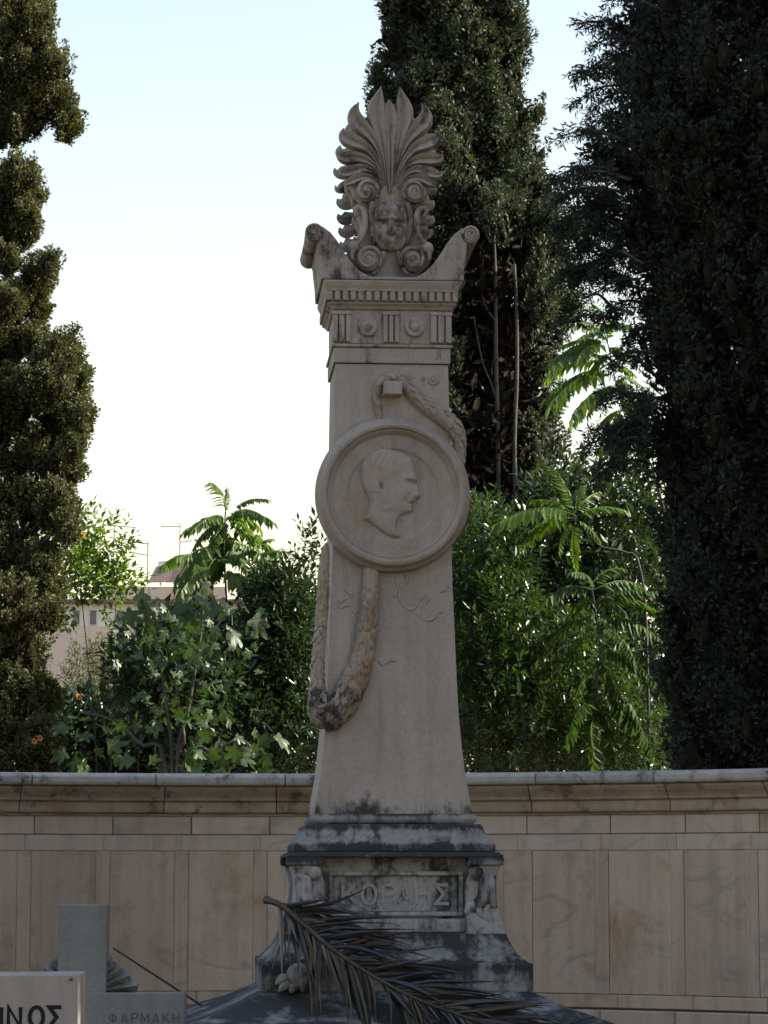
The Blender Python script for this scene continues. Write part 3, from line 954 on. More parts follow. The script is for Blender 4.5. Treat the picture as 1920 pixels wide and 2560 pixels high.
# --- laurel garland, peg, ribbons
def C4(x, y, dy=0.0):
    u, v = 680 + x * 0.3376, 1400 + y * 0.3376
    return L(u, v, shaft_y(v) - dy)
path = [(368, -120, 10), (360, -20, 26), (350, 90, 40), (340, 300, 44), (318, 600, 48), (300, 860, 52), (302, 1010, 72), (330, 1130, 100), (400, 1150, 112), (490, 1050, 112), (575, 890, 98), (640, 700, 84), (672, 500, 74), (690, 300, 66), (705, 60, 60)]
A = catmull(path, 110)
k_ = 0.3376 * mpp(1600, 11.75)
pts = [tuple(C4(a[0], a[1], a[2] * k_ * 0.35)) for a in A]
V, Fc = sweep(pts, [a[2] * k_ for a in A], 16, flat=0.75, jit=0.10, rng=RNG)
gar = obj('garland', V, Fc, MAT['garland'], mon, smooth=True)
# overlapping laurel leaves carved along it
def garland_leaves(pts, radii, parent, count, seed):
    rng = np.random.default_rng(seed)
    lv, lf_ = [], []
    n = len(pts)
    for k in range(count):
        i = rng.integers(2, n - 3)
        c = np.array(pts[i]); t = np.array(pts[i + 1]) - np.array(pts[i - 1]); t /= np.linalg.norm(t)
        r = radii[i]
        a = np.cross(t, [0, 1, 0]); a /= np.linalg.norm(a)
        q = rng.uniform(math.pi * 0.02, math.pi * 0.98)
        nrm = a * math.cos(q) - np.array([0, 1, 0]) * math.sin(q)
        t = t + a * rng.normal(0, 0.25); t /= np.linalg.norm(t)
        sd = np.cross(t, nrm)
        b = c + nrm * r * 0.92
        ln, wd = rng.uniform(0.028, 0.045), rng.uniform(0.009, 0.014)
        base = len(lv)
        lv += [tuple(b - t * ln * 0.5), tuple(b + sd * wd), tuple(b + t * ln * 0.5 + nrm * 0.004), tuple(b - sd * wd), tuple(b + nrm * 0.006)]
        lf_ += [(base, base + 1, base + 4), (base + 1, base + 2, base + 4), (base + 2, base + 3, base + 4), (base + 3, base, base + 4)]
    tag(np_obj('laurel_leaves', lv, np.array(lf_), MAT['garland'], parent), kind='stuff')
garland_leaves(pts, [a[2] * k_ for a in A], gar, 260, 3)
def C5(x, y, dy=0.0):
    u, v = 880 + x * 0.1808, 900 + y * 0.1808
    return L(u, v, shaft_y(v) - dy)
path = [(330, 860, 40), (300, 640, 50), (270, 480, 55), (320, 330, 62), (450, 245, 66), (600, 280, 72), (740, 420, 86), (900, 570, 100), (1080, 700, 112), (1240, 810, 118), (1360, 920, 116), (1420, 1050, 96), (1440, 1200, 84), (1430, 1420, 70), (1400, 1600, 60)]
A2 = catmull(path, 48)
k2 = 0.1808 * mpp(960, 11.75)
pts2 = [tuple(C5(a[0], a[1], a[2] * k2 * 0.3)) for a in A2]
V, Fc = sweep(pts2, [a[2] * k2 for a in A2], 12, flat=0.75, jit=0.10, rng=RNG)
gar2 = obj('upper_garland', V, Fc, MAT['garland'], mon, smooth=True)
garland_leaves(pts2, [a[2] * k2 for a in A2], gar2, 90, 5)
a_, b_ = C5(370, 330), C5(625, 515)
ysp = shaft_y(970)
V, Fc = box(a_.x, b_.x, ysp - 0.075, ysp + 0.01, b_.z, a_.z)
obj('peg', V, Fc, MAT['shaft'], mon, bevel=0.006)
for cxy in ((1070, 270, 80), (720, 220, 60), (930, 250, 34)):
    p = C5(cxy[0], cxy[1])
    rr = cxy[2] * 0.1808 * mpp(950, 11.75)
    yp_ = shaft_y(950)
    V, Fc = lathe_y(p.x, p.z, [(rr, yp_ + 0.005), (rr * 0.95, yp_ - 0.006), (rr * 0.7, yp_ - 0.009), (rr * 0.5, yp_ - 0.003), (rr * 0.35, yp_ - 0.008), (0.001, yp_ - 0.010)], 18)
    obj('berry_relief', V, Fc, MAT['shaft'], mon, smooth=True)
def C6(x, y, dy=0.0):
    u, v = 760 + x * 0.229, 1400 + y * 0.229
    return L(u, v, shaft_y(v) - dy)
ribs = [[(1050, 120), (1080, 240), (1000, 320), (1000, 430), (1050, 510), (1130, 535), (1200, 480), (1235, 410), (1285, 375), (1305, 430), (1250, 490), (1200, 550), (1230, 625), (1310, 660), (1380, 620), (1420, 560), (1470, 565)],
        [(380, 90), (430, 230), (400, 320), (480, 390), (400, 430), (330, 470), (340, 525), (420, 490), (470, 540), (520, 580)], [(960, 200), (975, 300), (940, 400)], [(1440, 340), (1500, 320), (1530, 280)], [(760, 1090), (820, 1150), (900, 1100), (960, 1105)]]
for rb in ribs:
    n = max(12, len(rb) * 5)
    A3 = catmull(rb, n)
    V, Fc = sweep([tuple(C6(a[0], a[1], 0.0)) for a in A3], [0.0055 + 0.0025 * math.sin(i * 0.55) for i in range(n)], 6, flat=0.7)
    obj('ribbon', V, Fc, MAT['shaft'], mon, smooth=True)

# ------------------------------------------------------------------ palm frond lying against the pedestal
fy0, fy1 = MY - 0.66, MY - 0.98
frond = empty('palm_frond', P(940, 2430, MY - 0.8))
tag(frond, 'dark dried palm frond leaning across the foot of the tall monument', 'palm frond')
f0 = frond.location.copy()
rp = [(662, 2250), (700, 2262), (760, 2312), (830, 2372), (920, 2432), (1030, 2492), (1150, 2538), (1290, 2585)]
rach = []
for i, (u, v) in enumerate(rp):
    f = i / (len(rp) - 1)
    rach.append(tuple(P(u, v, fy0 + (fy1 - fy0) * f) - f0))
A4 = catmull(rach, 60)
V, Fc = sweep(A4, [0.011 * (1 - 0.75 * i / 59) + 0.002 for i in range(60)], 7)
obj('rachis', V, Fc, MAT['palmstem'], frond, smooth=True)
V, Fc = sweep(catmull([tuple(Vector(rach[0]) + Vector((-0.004, 0, 0.002))), tuple(Vector(rach[0]) + Vector((0.02, 0, -0.002))), rach[1]], 6), [0.016, 0.017, 0.015, 0.013, 0.012, 0.011], 8)
obj('cut_stalk', V, Fc, MAT['palmstem'], frond, smooth=True)
rng = np.random.default_rng(11)
px = 11.2 / F
def leaflet(i, side):
    base = np.array(A4[i])
    f = i / 59.0
    if side > 0:    # upper, toward the right
        ang = np.interp(f, [0.1, 0.25, 0.45, 0.65, 0.9], [-4, 2, 9, 5, -4]) + rng.normal(0, 8)
        ln = np.interp(f, [0.1, 0.25, 0.5, 0.8, 1.0], [150, 215, 270, 290, 190]) * px * rng.uniform(0.55, 1.12)
    else:           # lower, hanging
        ang = np.interp(f, [0.05, 0.2, 0.45, 0.7, 1.0], [-92, -78, -70, -56, -44]) + rng.normal(0, 10)
        ln = np.interp(f, [0.05, 0.2, 0.5, 0.8, 1.0], [110, 145, 185, 165, 100]) * px * rng.uniform(0.5, 1.12)
    a = math.radians(ang)
    d_ = np.array([math.cos(a), rng.normal(-0.12, 0.10), math.sin(a)])
    d_ /= np.linalg.norm(d_)
    side_v = np.cross(d_, [0, 1, 0]); side_v /= np.linalg.norm(side_v)
    tw = rng.uniform(-0.9, 0.9)
    nrm = np.cross(side_v, d_)
    sv = side_v * math.cos(tw) + nrm * math.sin(tw)
    nv = np.cross(sv, d_)
    w = rng.uniform(0.008, 0.0155)
    droop = rng.uniform(0.01, 0.10)
    kink = rng.normal(0, 0.035)
    V_, F_ = [], []
    N = 5
    for k in range(N + 1):
        t = k / N
        c_ = base + d_ * ln * t + np.array([0, 0, -droop * t * t]) + side_v * kink * t * t
        ww = w * (0.5 + 1.2 * t if t < 0.4 else 1.0) * (1 - max(0, t - 0.4) / 0.6 * 0.93)
        V_ += [tuple(c_ + sv * ww + nv * ww * 0.55), tuple(c_), tuple(c_ - sv * ww + nv * ww * 0.55)]
    for k in range(N):
        b = k * 3
        F_ += [(b, b + 1, b + 4, b + 3), (b + 1, b + 2, b + 5, b + 4)]
    obj('leaflet', V_, F_, MAT['palm'], frond, recalc=False)
for i in range(8, 60):
    leaflet(i, 1)
    leaflet(i, -1)
    if i % 3 == 0: leaflet(i, -1)
    leaflet(i, 1)

# ------------------------------------------------------------------ small cross and grave slab in the left foreground
def stone_box(u0, u1, v0, v1, Y, dep):
    a, b = P(u0, v0, Y), P(u1, v1, Y)
    return a.x, b.x, Y, Y + dep, b.z, a.z
CY = 10.6
cr = empty('cross_tombstone', (P(203, 2400, CY).x, CY + 0.06, 0))
tag(cr, 'grey marble cross with rayed fans between its arms, left of the monument', 'cross')
o0 = Vector(cr.location)
def loc(bx_):
    x0, x1, y0, y1, z0, z1 = bx_
    return box(x0 - o0.x, x1 - o0.x, y0 - o0.y, y1 - o0.y, z0 - o0.z, z1 - o0.z)
bx1 = stone_box(146, 262, 2262, 2600, CY, 0.12)
bx1 = bx1[:4] + (0.42, bx1[5])
V, Fc = loc(bx1); obj('upright', V, Fc, MAT['cross'], cr, bevel=0.004)
bx2 = stone_box(-52, 460, 2482, 2604, CY - 0.006, 0.12)
V, Fc = loc(bx2[:2] + (CY - 0.008, CY + 0.112) + bx2[4:]); obj('crossbar', V, Fc, MAT['cross'], cr, bevel=0.004)
V, Fc = merge([loc((bx1[0] - 0.16, bx1[1] + 0.16, CY - 0.12, CY + 0.25, 0.0, 0.22)), loc((bx1[0] - 0.07, bx1[1] + 0.07, CY - 0.05, CY + 0.18, 0.2205, 0.42))])
obj('pedestal', V, Fc, MAT['cross'], cr, bevel=0.008)
cc = P(204, 2484, CY)
for q in range(2):
    for k in range(7):
        ang = math.radians(8 + 12.4 * k) if q == 0 else math.radians(180 - 8 - 12.4 * k)
        r1 = 148 * (1 - 0.24 * math.sin(2 * (8 + 12.4 * k) * math.pi / 180)) * mpp(2480, CY)
        d_ = Vector((math.cos(ang), 0, math.sin(ang)))
        n_ = Vector((-math.sin(ang), 0, math.cos(ang)))
        ctr = cc - o0 + Vector((0, 0.05, 0.0))
        rings = []
        for f_, w_ in ((0.3, 0.008), (0.7, 0.018), (0.9, 0.025), (0.97, 0.020), (1.0, 0.010)):
            c_ = ctr + d_ * r1 * f_
            rings.append([c_ + n_ * w_ + Vector((0, 0.02, 0)), c_ + Vector((0, -0.022, 0)), c_ - n_ * w_ + Vector((0, 0.02, 0)), c_ + Vector((0, 0.045, 0))])
        V, Fc = loft(rings)
        obj('fan_ray', V, Fc, MAT['cross'], cr)
yy = CY - 0.0115
xs_ = [P(u, 2545, yy).x - o0.x for u in (281, 311, 337, 362, 389, 415, 440)]
zz_ = P(330, 2559, yy).z
letters('letter', 'ΦΑΡΜΑΚΗ', xs_, zz_, P(330, 2532, yy).z - zz_, -0.0682, MAT['ink2'], cr, depth=0.001, weight=0.13, sx=0.95)

rod_a, rod_b = P(284, 2371, 13.6), P(458, 2484, 12.6)  # dark tapered tube standing for a diagonal line of unknown cause
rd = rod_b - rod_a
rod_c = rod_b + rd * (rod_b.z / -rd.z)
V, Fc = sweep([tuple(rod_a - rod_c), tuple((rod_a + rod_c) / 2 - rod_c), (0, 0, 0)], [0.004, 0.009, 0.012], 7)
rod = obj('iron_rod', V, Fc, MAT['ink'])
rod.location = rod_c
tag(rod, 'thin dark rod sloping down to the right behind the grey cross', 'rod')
SY = 9.4
gs = empty('grave_slab', (P(60, 2500, SY).x, SY + 0.1, 0))
tag(gs, 'pale marble grave slab with black capital letters at the bottom left corner', 'gravestone')
o0 = Vector(gs.location)
b_ = stone_box(-420, 196, 2436, 2600, SY, 0.2)
z_top_l = P(-420, 2446, SY).z
x0, x1 = b_[0] - o0.x, b_[1] - o0.x
ztop = b_[5]
V = [(x0, -0.1, 0.25), (x1, -0.1, 0.25), (x1, 0.1, 0.25), (x0, 0.1, 0.25), (x0, -0.1, ztop - 0.006), (x1, -0.1, ztop), (x1, 0.1, ztop + 0.004), (x0, 0.1, ztop - 0.002)]
Fc = [(0, 1, 2, 3), (4, 7, 6, 5), (0, 4, 5, 1), (1, 5, 6, 2), (2, 6, 7, 3), (3, 7, 4, 0)]
obj('headstone', V, Fc, MAT['slab'], gs, bevel=0.005)
V, Fc = box(x0 - 0.06, x1 + 0.06, -0.18, 0.18, 0.0, 0.2495)
obj('pedestal', V, Fc, MAT['slab'], gs, bevel=0.01)
yy = SY - 0.003
xs_ = [P(u, 2545, yy).x - o0.x for u in (3, 37, 90, 138)]
zz_ = P(90, 2573, yy).z
letters('letter', 'ΙΝΟΣ', xs_, zz_, P(90, 2513, yy).z - zz_, -0.1, MAT['ink'], gs, depth=0.0015, weight=0.17, sx=0.9)
V, Fc = lathe_y(P(178, 2448, SY).x - o0.x, P(178, 2448, SY).z, [(0.006, -0.09), (0.006, -0.106), (0.003, -0.108)], 10)
obj('fixing_pin', V, Fc, MAT['ink2'], gs)

# ------------------------------------------------------------------ foliage builders
def leaf_quads(c, d, s, ln, wd, fold=0.0):
    """c base points, d directions, s side vectors, (N,3); two triangles each, folded along the midrib"""
    n = np.cross(s, d)
    ln, wd = ln[:, None], wd[:, None]
    V = np.empty((len(c), 4, 3), np.float32)
    mid = c + d * ln * 0.48
    V[:, 0] = c
    V[:, 1] = mid + s * wd * 0.5 + n * wd * fold
    V[:, 2] = c + d * ln
    V[:, 3] = mid - s * wd * 0.5 + n * wd * fold
    b = np.arange(len(c), dtype=np.int32)[:, None] * 4
    Fc = np.concatenate([b + np.array([[0, 1, 2]]), b + np.array([[0, 2, 3]])], 0)
    return V.reshape(-1, 3), Fc

def unit(a):
    return a / (np.linalg.norm(a, axis=-1, keepdims=True) + 1e-9)

def rand_side(d, rng):
    return unit(np.cross(d, unit(rng.normal(size=d.shape))))

def tufts(cent, axis, L_, r_, ns, ln, wd, rng, spread=0.65):
    """flame-shaped tufts of small scale sprays; returns quads"""
    n = len(cent)
    axis = unit(axis)
    a = rand_side(axis, rng)
    b = np.cross(axis, a)
    t = rng.random((n, ns)) ** 0.8
    q = rng.random((n, ns)) * 2 * np.pi
    prof = np.sin(np.pi * (0.12 + 0.86 * t)) ** 0.7
    rr = r_[:, None] * prof * (0.55 + 0.45 * rng.random((n, ns)))
    radial = a[:, None] * np.cos(q)[..., None] + b[:, None] * np.sin(q)[..., None]
    c = cent[:, None] + axis[:, None] * (L_[:, None] * (t - 0.4))[..., None] + radial * rr[..., None]
    d = unit(axis[:, None] * 0.6 + radial * spread + rng.normal(size=(n, ns, 3)) * 0.5)
    c = c.reshape(-1, 3); d = d.reshape(-1, 3)
    s = unit(np.cross(d, radial.reshape(-1, 3)) + rng.normal(size=d.shape) * 0.35)
    m = len(c)
    sz = rng.uniform(0.45, 1.65, m)
    return leaf_quads(c, d, s, ln * sz, wd * sz * rng.uniform(0.7, 1.2, m), 0.15)

_bm = bmesh.new(); bmesh.ops.create_icosphere(_bm, subdivisions=1, radius=1.0)
ICO_V = np.array([v.co[:] for v in _bm.verts]); ICO_F = np.array([[v.index for v in f.verts] for f in _bm.faces]); _bm.free()
def blobs(cent, axis, L_, r_, rng, k=0.5):
    """the dense twiggy heart of each tuft: a lumpy pointed body"""
    n = len(cent)
    axis = unit(axis); a = rand_side(axis, rng); b = np.cross(axis, a)
    jit = 1 + 0.09 * rng.normal(size=(n, len(ICO_V)))
    q = ICO_V[None] * jit[..., None]
    tap = 1 - 0.25 * q[..., 2:3]
    V = cent[:, None] + (a[:, None] * q[..., 0:1] + b[:, None] * q[..., 1:2]) * tap * (r_ * k)[:, None, None] + axis[:, None] * (q[..., 2:3] * (L_ * 0.5 * k * 1.15)[:, None, None] + 0.08 * L_[:, None, None])
    Fc = ICO_F[None] + (np.arange(n) * len(ICO_V))[:, None, None]
    return V.reshape(-1, 3).astype(np.float32), Fc.reshape(-1, 3).astype(np.int32)

def cat(parts):
    V, Fc, b = [], [], 0
    for v, f in parts:
        V.append(v); Fc.append(f + b); b += len(v)
    return np.concatenate(V), np.concatenate(Fc)

def cypress(name, label, base, Rtab, ztab, mat, seed, n, ns, L_rng, r_rng, ln, wd, group, lean=0.3, gapf=0.0, az_shift=0.5, core=True, trunk_r=0.13, facing=None, core_scale=0.62, hole=None, core_n=0.5):
    rng = np.random.default_rng(seed)
    root = empty(name, base)
    tag(root, label, 'tree', group)
    zt_, Rt = np.array(ztab), np.array(Rtab)
    order = np.argsort(zt_)
    zt_, Rt = zt_[order], Rt[order]
    h0, h1 = zt_[0], zt_[-1]
    # heights weighted by radius
    zc = rng.uniform(h0, h1, n * 3)
    az = rng.uniform(-np.pi, np.pi, n * 3)
    if facing is not None:      # most of the tufts on the visible half
        keep = (np.cos(az - facing) > -0.35) | (rng.random(n * 3) < 0.35)
        zc, az = zc[keep], az[keep]
    sh = az_shift * (np.sin(az * 2 + seed) + 0.6 * np.sin(az * 5 + 2.1 * seed)) * np.clip(np.abs(az), 0, 1)
    Rr = np.interp(zc + sh, zt_, Rt)
    keep = rng.random(len(zc)) < Rr / Rt.max()
    zc, az, Rr = zc[keep][:n], az[keep][:n], Rr[keep][:n]
    k = len(zc)
    lob = 1 + 0.10 * np.sin(az * 7 + zc * 5 + seed) + 0.07 * np.sin(zc * 11 + az * 3)
    rr = Rr * lob * (1 - 0.42 * rng.random(k) ** 1.6)
    out = np.stack([np.cos(az), np.sin(az), np.zeros(k)], -1)
    L_ = rng.uniform(*L_rng, k); r_ = rng.uniform(*r_rng, k)
    rr = np.maximum(0.03, rr - r_ * 0.6)
    cent = out * rr[:, None] + np.stack([np.zeros(k), np.zeros(k), zc], -1)
    if gapf > 0:
        g_ = np.sin(cent[:, 0] * 5.1 + 1.3 * seed) * np.sin(cent[:, 2] * 3.3 + seed) * np.sin(cent[:, 1] * 4.3 + 0.7)
        kp = g_ < (1 - gapf)
        cent, out, L_, r_ = cent[kp], out[kp], L_[kp], r_[kp]
    if hole is not None:
        kp = ~hole(cent + np.array(base))
        cent, out, L_, r_ = cent[kp], out[kp], L_[kp], r_[kp]
    axis = out * lean + np.array([0, 0, 1.0]) + rng.normal(size=out.shape) * 0.2
    parts = [tufts(cent, axis, L_, r_, ns, ln, wd, rng)]
    V, Fc = cat(parts)
    o = np_obj('crown', V, Fc, mat, root)
    tag(o, kind='stuff')
    V, Fc = blobs(cent, axis, L_, r_, rng)
    tag(np_obj('twiggy_heart', V, Fc, MAT['twigs'], root), kind='stuff')
    if core:                     # inner foliage fill in the same shade-dark colour
        m = int(n * core_n)
        zc = rng.uniform(h0, h1, m); az = rng.uniform(-np.pi, np.pi, m)
        R_ = np.interp(zc, zt_, Rt) * core_scale * np.sqrt(rng.random(m))
        c_ = np.stack([np.cos(az) * R_, np.sin(az) * R_, zc], -1)
        if hole is not None:
            c_ = c_[(c_ + np.array(base))[:, 0] / (c_ + np.array(base))[:, 1] > -0.004]
        V, Fc = tufts(c_, np.tile([0, 0, 1.0], (len(c_), 1)) + rng.normal(size=c_.shape) * 0.4, np.full(len(c_), 0.3), np.full(len(c_), 0.12), 26, 0.10, 0.035, rng)
        o = np_obj('inner_crown', V, Fc, MAT['twigs'], root)
        tag(o, kind='stuff')
    n_ = 14
    pts = [(0.05 * math.sin(i * 0.9 + seed), 0.05 * math.cos(i * 1.3 + seed), h1 * 0.98 * i / (n_ - 1)) for i in range(n_)]
    V, Fc = sweep(pts, [trunk_r * (1 - 0.85 * i / (n_ - 1)) for i in range(n_)], 9)
    obj('trunk', V, Fc, MAT['bark'], root, smooth=True)
    # limbs
    for k in range(10):
        a = rng.uniform(-np.pi, np.pi); z = rng.uniform(max(0.8, h0), h1 * 0.85)
        R_ = float(np.interp(z, zt_, Rt)) * 0.7
        pts = [(0, 0, z - 0.3), (math.cos(a) * R_ * 0.5, math.sin(a) * R_ * 0.5, z), (math.cos(a) * R_, math.sin(a) * R_, z + 0.55)]
        V, Fc = sweep(catmull(pts, 6), [0.03, 0.026, 0.022, 0.017, 0.012, 0.006], 6)
        obj('limb', V, Fc, MAT['bark'], root, smooth=True)
    return root

# left cypress
LY = 17.0
lb = Vector((P(-130, 1900, LY).x, LY, 0))
edge = [(-260, 40), (-160, 60), (-80, 72), (0, 76), (60, 84), (110, 140), (180, 158), (260, 164), (320, 186), (350, 188), (378, 80), (405, 45), (430, 78), (480, 95), (600, 85), (640, 60), (662, 45), (690, 118), (740, 128), (790, 90), (815, 70), (850, 110), (880, 165), (920, 195), (1000, 214), (1060, 222), (1130, 200), (1250, 190), (1330, 180), (1400, 135), (1450, 142), (1540, 158), (1600, 112), (1680, 108), (1730, 150), (1800, 150), (1930, 160), (2000, 150)]
zt_ = [P(0, v, LY).z for v, _ in edge]; Rt = [(u + 130) * mpp(v, LY) for v, u in edge]
zt_.append(P(0, -420, LY).z); Rt.append(0.1)
zt_.append(0.9); Rt.append(0.4)
boughs = [(60, 50, 78, 90), (10, 150, 85, 95), (112, 175, 50, 78), (150, 270, 34, 66), (172, 322, 24, 34), (62, 285, 74, 80), (10, 320, 60, 56), (95, 40, 20, 70),
          (40, 450, 46, 34), (15, 520, 66, 70), (62, 570, 36, 56), (78, 500, 26, 44), (20, 600, 40, 34),
          (98, 700, 34, 56), (122, 672, 16, 34), (66, 752, 40, 36), (20, 660, 26, 30), (100, 790, 20, 30), (10, 760, 40, 40),
          (15, 860, 70, 76), (84, 858, 28, 36), (152, 905, 42, 66), (108, 965, 76, 76), (196, 965, 22, 66), (20, 1000, 92, 90), (156, 1060, 64, 70), (206, 1050, 20, 44),
          (50, 1130, 96, 90), (150, 1170, 56, 64), (186, 1130, 18, 40), (40, 1260, 104, 92), (140, 1280, 50, 60), (172, 1330, 18, 34), (30, 1390, 96, 84), (98, 1420, 46, 60), (134, 1480, 20, 40),
          (122, 1540, 34, 46), (30, 1530, 88, 84), (60, 1640, 58, 70), (20, 1720, 80, 80), (112, 1745, 38, 50), (30, 1840, 100, 90), (100, 1880, 60, 60), (20, 1960, 110, 80)]
rng = np.random.default_rng(55)
for k in range(110):         # the half of the crown beyond the left edge of the view
    v = -350 + 2350 * (k + rng.random()) / 110
    boughs.append((-75 - abs(rng.normal(0, 130)), v, rng.uniform(60, 95), rng.uniform(60, 100)))
for k in range(10):
    boughs.append((rng.uniform(-120, 60), -40 - 32 * k, 100 - 8 * k, 60))
cl = empty('cypress_tree', lb)
tag(cl, 'olive sunlit lumpy cypress tree at the left edge behind the wall', 'tree', 'cypress trees behind the wall')
C_, A_, LL, RR = [], [], [], []
for (u, v, ru, rv) in boughs:
    Yb = LY + rng.uniform(-0.25, 0.25)
    c = np.array(P(u, v, Yb) - lb)
    a_, b_ = ru * mpp(v, LY), rv * mpp(v, LY)
    m = max(8, int(240 * a_ * b_ / 0.03))
    m = min(m, 95) if u > -20 else min(m, 45)
    q = unit(rng.normal(size=(m, 3))) * (rng.random((m, 1)) ** 0.3)
    rag = np.where(rng.random((m, 1)) < 0.16, rng.uniform(0.95, 1.22, (m, 1)), 0.80)
    C_.append(c + q * np.array([a_, max(a_, 0.12) * 1.1, b_]) * rag)
    A_.append(q * np.array([0.75, 0.75, 0.25]) + np.array([0, 0, 0.85]) + rng.normal(size=(m, 3)) * 0.15)
    sc_f = 0.8 if ru < 40 else 1.0
    sc_f = sc_f * np.where(rag[:, 0] > 0.9, 0.7, 1.0)
    LL.append(rng.uniform(0.09, 0.25, m) * sc_f); RR.append(rng.uniform(0.026, 0.052, m) * sc_f)
C_, A_, LL, RR = np.concatenate(C_), np.concatenate(A_), np.concatenate(LL), np.concatenate(RR)
V, Fc = tufts(C_, A_, LL, RR, 110, 0.017, 0.011, rng, spread=0.9)
tag(np_obj('crown', V, Fc, MAT['cyp_l'], cl), kind='stuff')
V, Fc = blobs(C_, A_, LL, RR, rng, 0.62)
tag(np_obj('twiggy_heart', V, Fc, MAT['twigs'], cl), kind='stuff')
pts = [(0.05 * math.sin(i), 0.05 * math.cos(1.3 * i), 0.85 * i) for i in range(11)]
V, Fc = sweep(pts, [0.15 * (1 - 0.08 * i) for i in range(11)], 9)
obj('trunk', V, Fc, MAT['bark'], cl, smooth=True)
for (u, v, ru, rv) in [b for b in boughs[:44:2] if b[1] > 860]:
    e = P(u, v + rv * 0.3, LY) - lb
    pts = [(0, 0, max(0.5, e.z - 0.9)), (e.x * 0.5, 0, e.z - 0.35), tuple(e)]
    V, Fc = sweep(catmull(pts, 7), [0.018, 0.016, 0.014, 0.011, 0.009, 0.006, 0.004], 6)
    obj('limb', V, Fc, MAT['bark'], cl, smooth=True)

# middle cypress
CYM = 21.5
cb_ = Vector((P(1132, 900, CYM).x, CYM, 0))
edge = [(-700, 20), (-500, 90), (-300, 130), (-100, 160), (0, 165), (100, 185), (170, 190), (250, 180), (300, 205), (360, 212), (420, 232), (480, 250), (540, 285), (600, 312), (680, 318), (760, 300), (820, 262), (900, 250), (1000, 262), (1100, 285), (1400, 270), (1800, 250)]
zt_ = [P(0, v, CYM).z for v, _ in edge]; Rt = [u * mpp(v, CYM) for v, u in edge]
def mhole(p):
    # bare hollow on the viewer's side of the lower crown, where the stems show
    u = 960 + p[:, 0] / p[:, 1] * F
    v_ = HOR - (p[:, 2] - EYE) / p[:, 1] * F
    return ((p[:, 1] < CYM - 0.25) & (v_ > 560) & (u > 1150) & (u < 1330)) | ((u < 935) & (v_ < 520)) | ((u < 880) & (v_ >= 520))
cyp_m = cypress('cypress_tree', 'dense green cypress tree rising behind the palmette of the monument', cb_, Rt, zt_, MAT['cyp_m'], 9, 2300, 150, (0.16, 0.34), (0.055, 0.10), 0.029, 0.016, 'cypress trees behind the wall', lean=0.25, az_shift=0.2, facing=-1.57, core_scale=0.75, hole=mhole, trunk_r=0.1, core_n=1.3)
for path, r0, r1 in (([(1232, 500), (1236, 620), (1240, 760), (1240, 900), (1244, 1050), (1246, 1200), (1250, 1400), (1250, 1900)], 0.014, 0.03), ([(1286, 660), (1292, 800), (1292, 950), (1286, 1100), (1288, 1300), (1280, 1900)], 0.015, 0.028),
                     ([(1184, 790), (1205, 900), (1228, 960), (1241, 1000)], 0.006, 0.012), ([(1110, 340), (1130, 420), (1160, 480), (1190, 540)], 0.005, 0.009), ([(1196, 700), (1212, 760), (1236, 800)], 0.005, 0.01)):
    n_ = 16
    A5 = catmull([tuple(P(u, v, CYM - 0.70 + 0.0002 * (v - 500)) - cb_) for u, v in path], n_)
    V, Fc = sweep(A5, [0.72 * (r0 + (r1 - r0) * i / (n_ - 1)) for i in range(n_)], 8)
    obj('stem', V, Fc, MAT['bark'], cyp_m, smooth=True)

# right cypress
RY = 15.2
rb_ = Vector((P(1930, 900, RY).x, RY, 0))
edge = [(-500, 160), (-300, 220), (-100, 270), (0, 288), (100, 315), (200, 345), (300, 360), (400, 385), (480, 395), (560, 360), (640, 330), (760, 312), (900, 305), (1100, 288), (1300, 272), (1500, 270), (1700, 264), (1930, 262), (2100, 250)]
zt_ = [P(0, v, RY).z for v, _ in edge]; Rt = [u * mpp(v, RY) for v, u in edge]
cyp_r = cypress('cypress_tree', 'very dark broad cypress tree filling the right edge of the view', rb_, Rt, zt_, MAT['cyp_r'], 4, 2500, 130, (0.16, 0.34), (0.055, 0.10), 0.029, 0.016, 'cypress trees behind the wall', lean=0.4, az_shift=0.25, facing=-2.2, core_scale=0.8)
rng = np.random.default_rng(21)
brs = [((1660, 30), (1506, 4)), ((1620, 90), (1424, 62)), ((1600, 110), (1470, 120)), ((1600, 190), (1420, 190)), ((1590, 215), (1425, 262)), ((1580, 230), (1470, 290)), ((1560, 350), (1394, 342)), ((1560, 370), (1450, 390)),
       ((1580, 450), (1400, 450)), ((1560, 480), (1370, 500)), ((1580, 560), (1390, 560)), ((1600, 600), (1400, 640)), ((1590, 640), (1430, 690)), ((1600, 700), (1480, 740)), ((1590, 520), (1440, 540)), ((1560, 300), (1480, 320)), ((1600, 150), (1480, 165)), ((1580, 610), (1500, 660)), ((1620, 760), (1500, 790))]
for k in range(19):
    v_ = rng.uniform(420, 800); u_ = rng.uniform(1530, 1610)
    brs.append(((u_, v_), (u_ - rng.uniform(70, 190), v_ + rng.uniform(-30, 50))))
for k in range(17):
    v_ = rng.uniform(760, 1180); u_ = rng.uniform(1610, 1660)
    brs.append(((u_, v_), (u_ - rng.uniform(50, 170), v_ + rng.uniform(-20, 60))))
parts = []
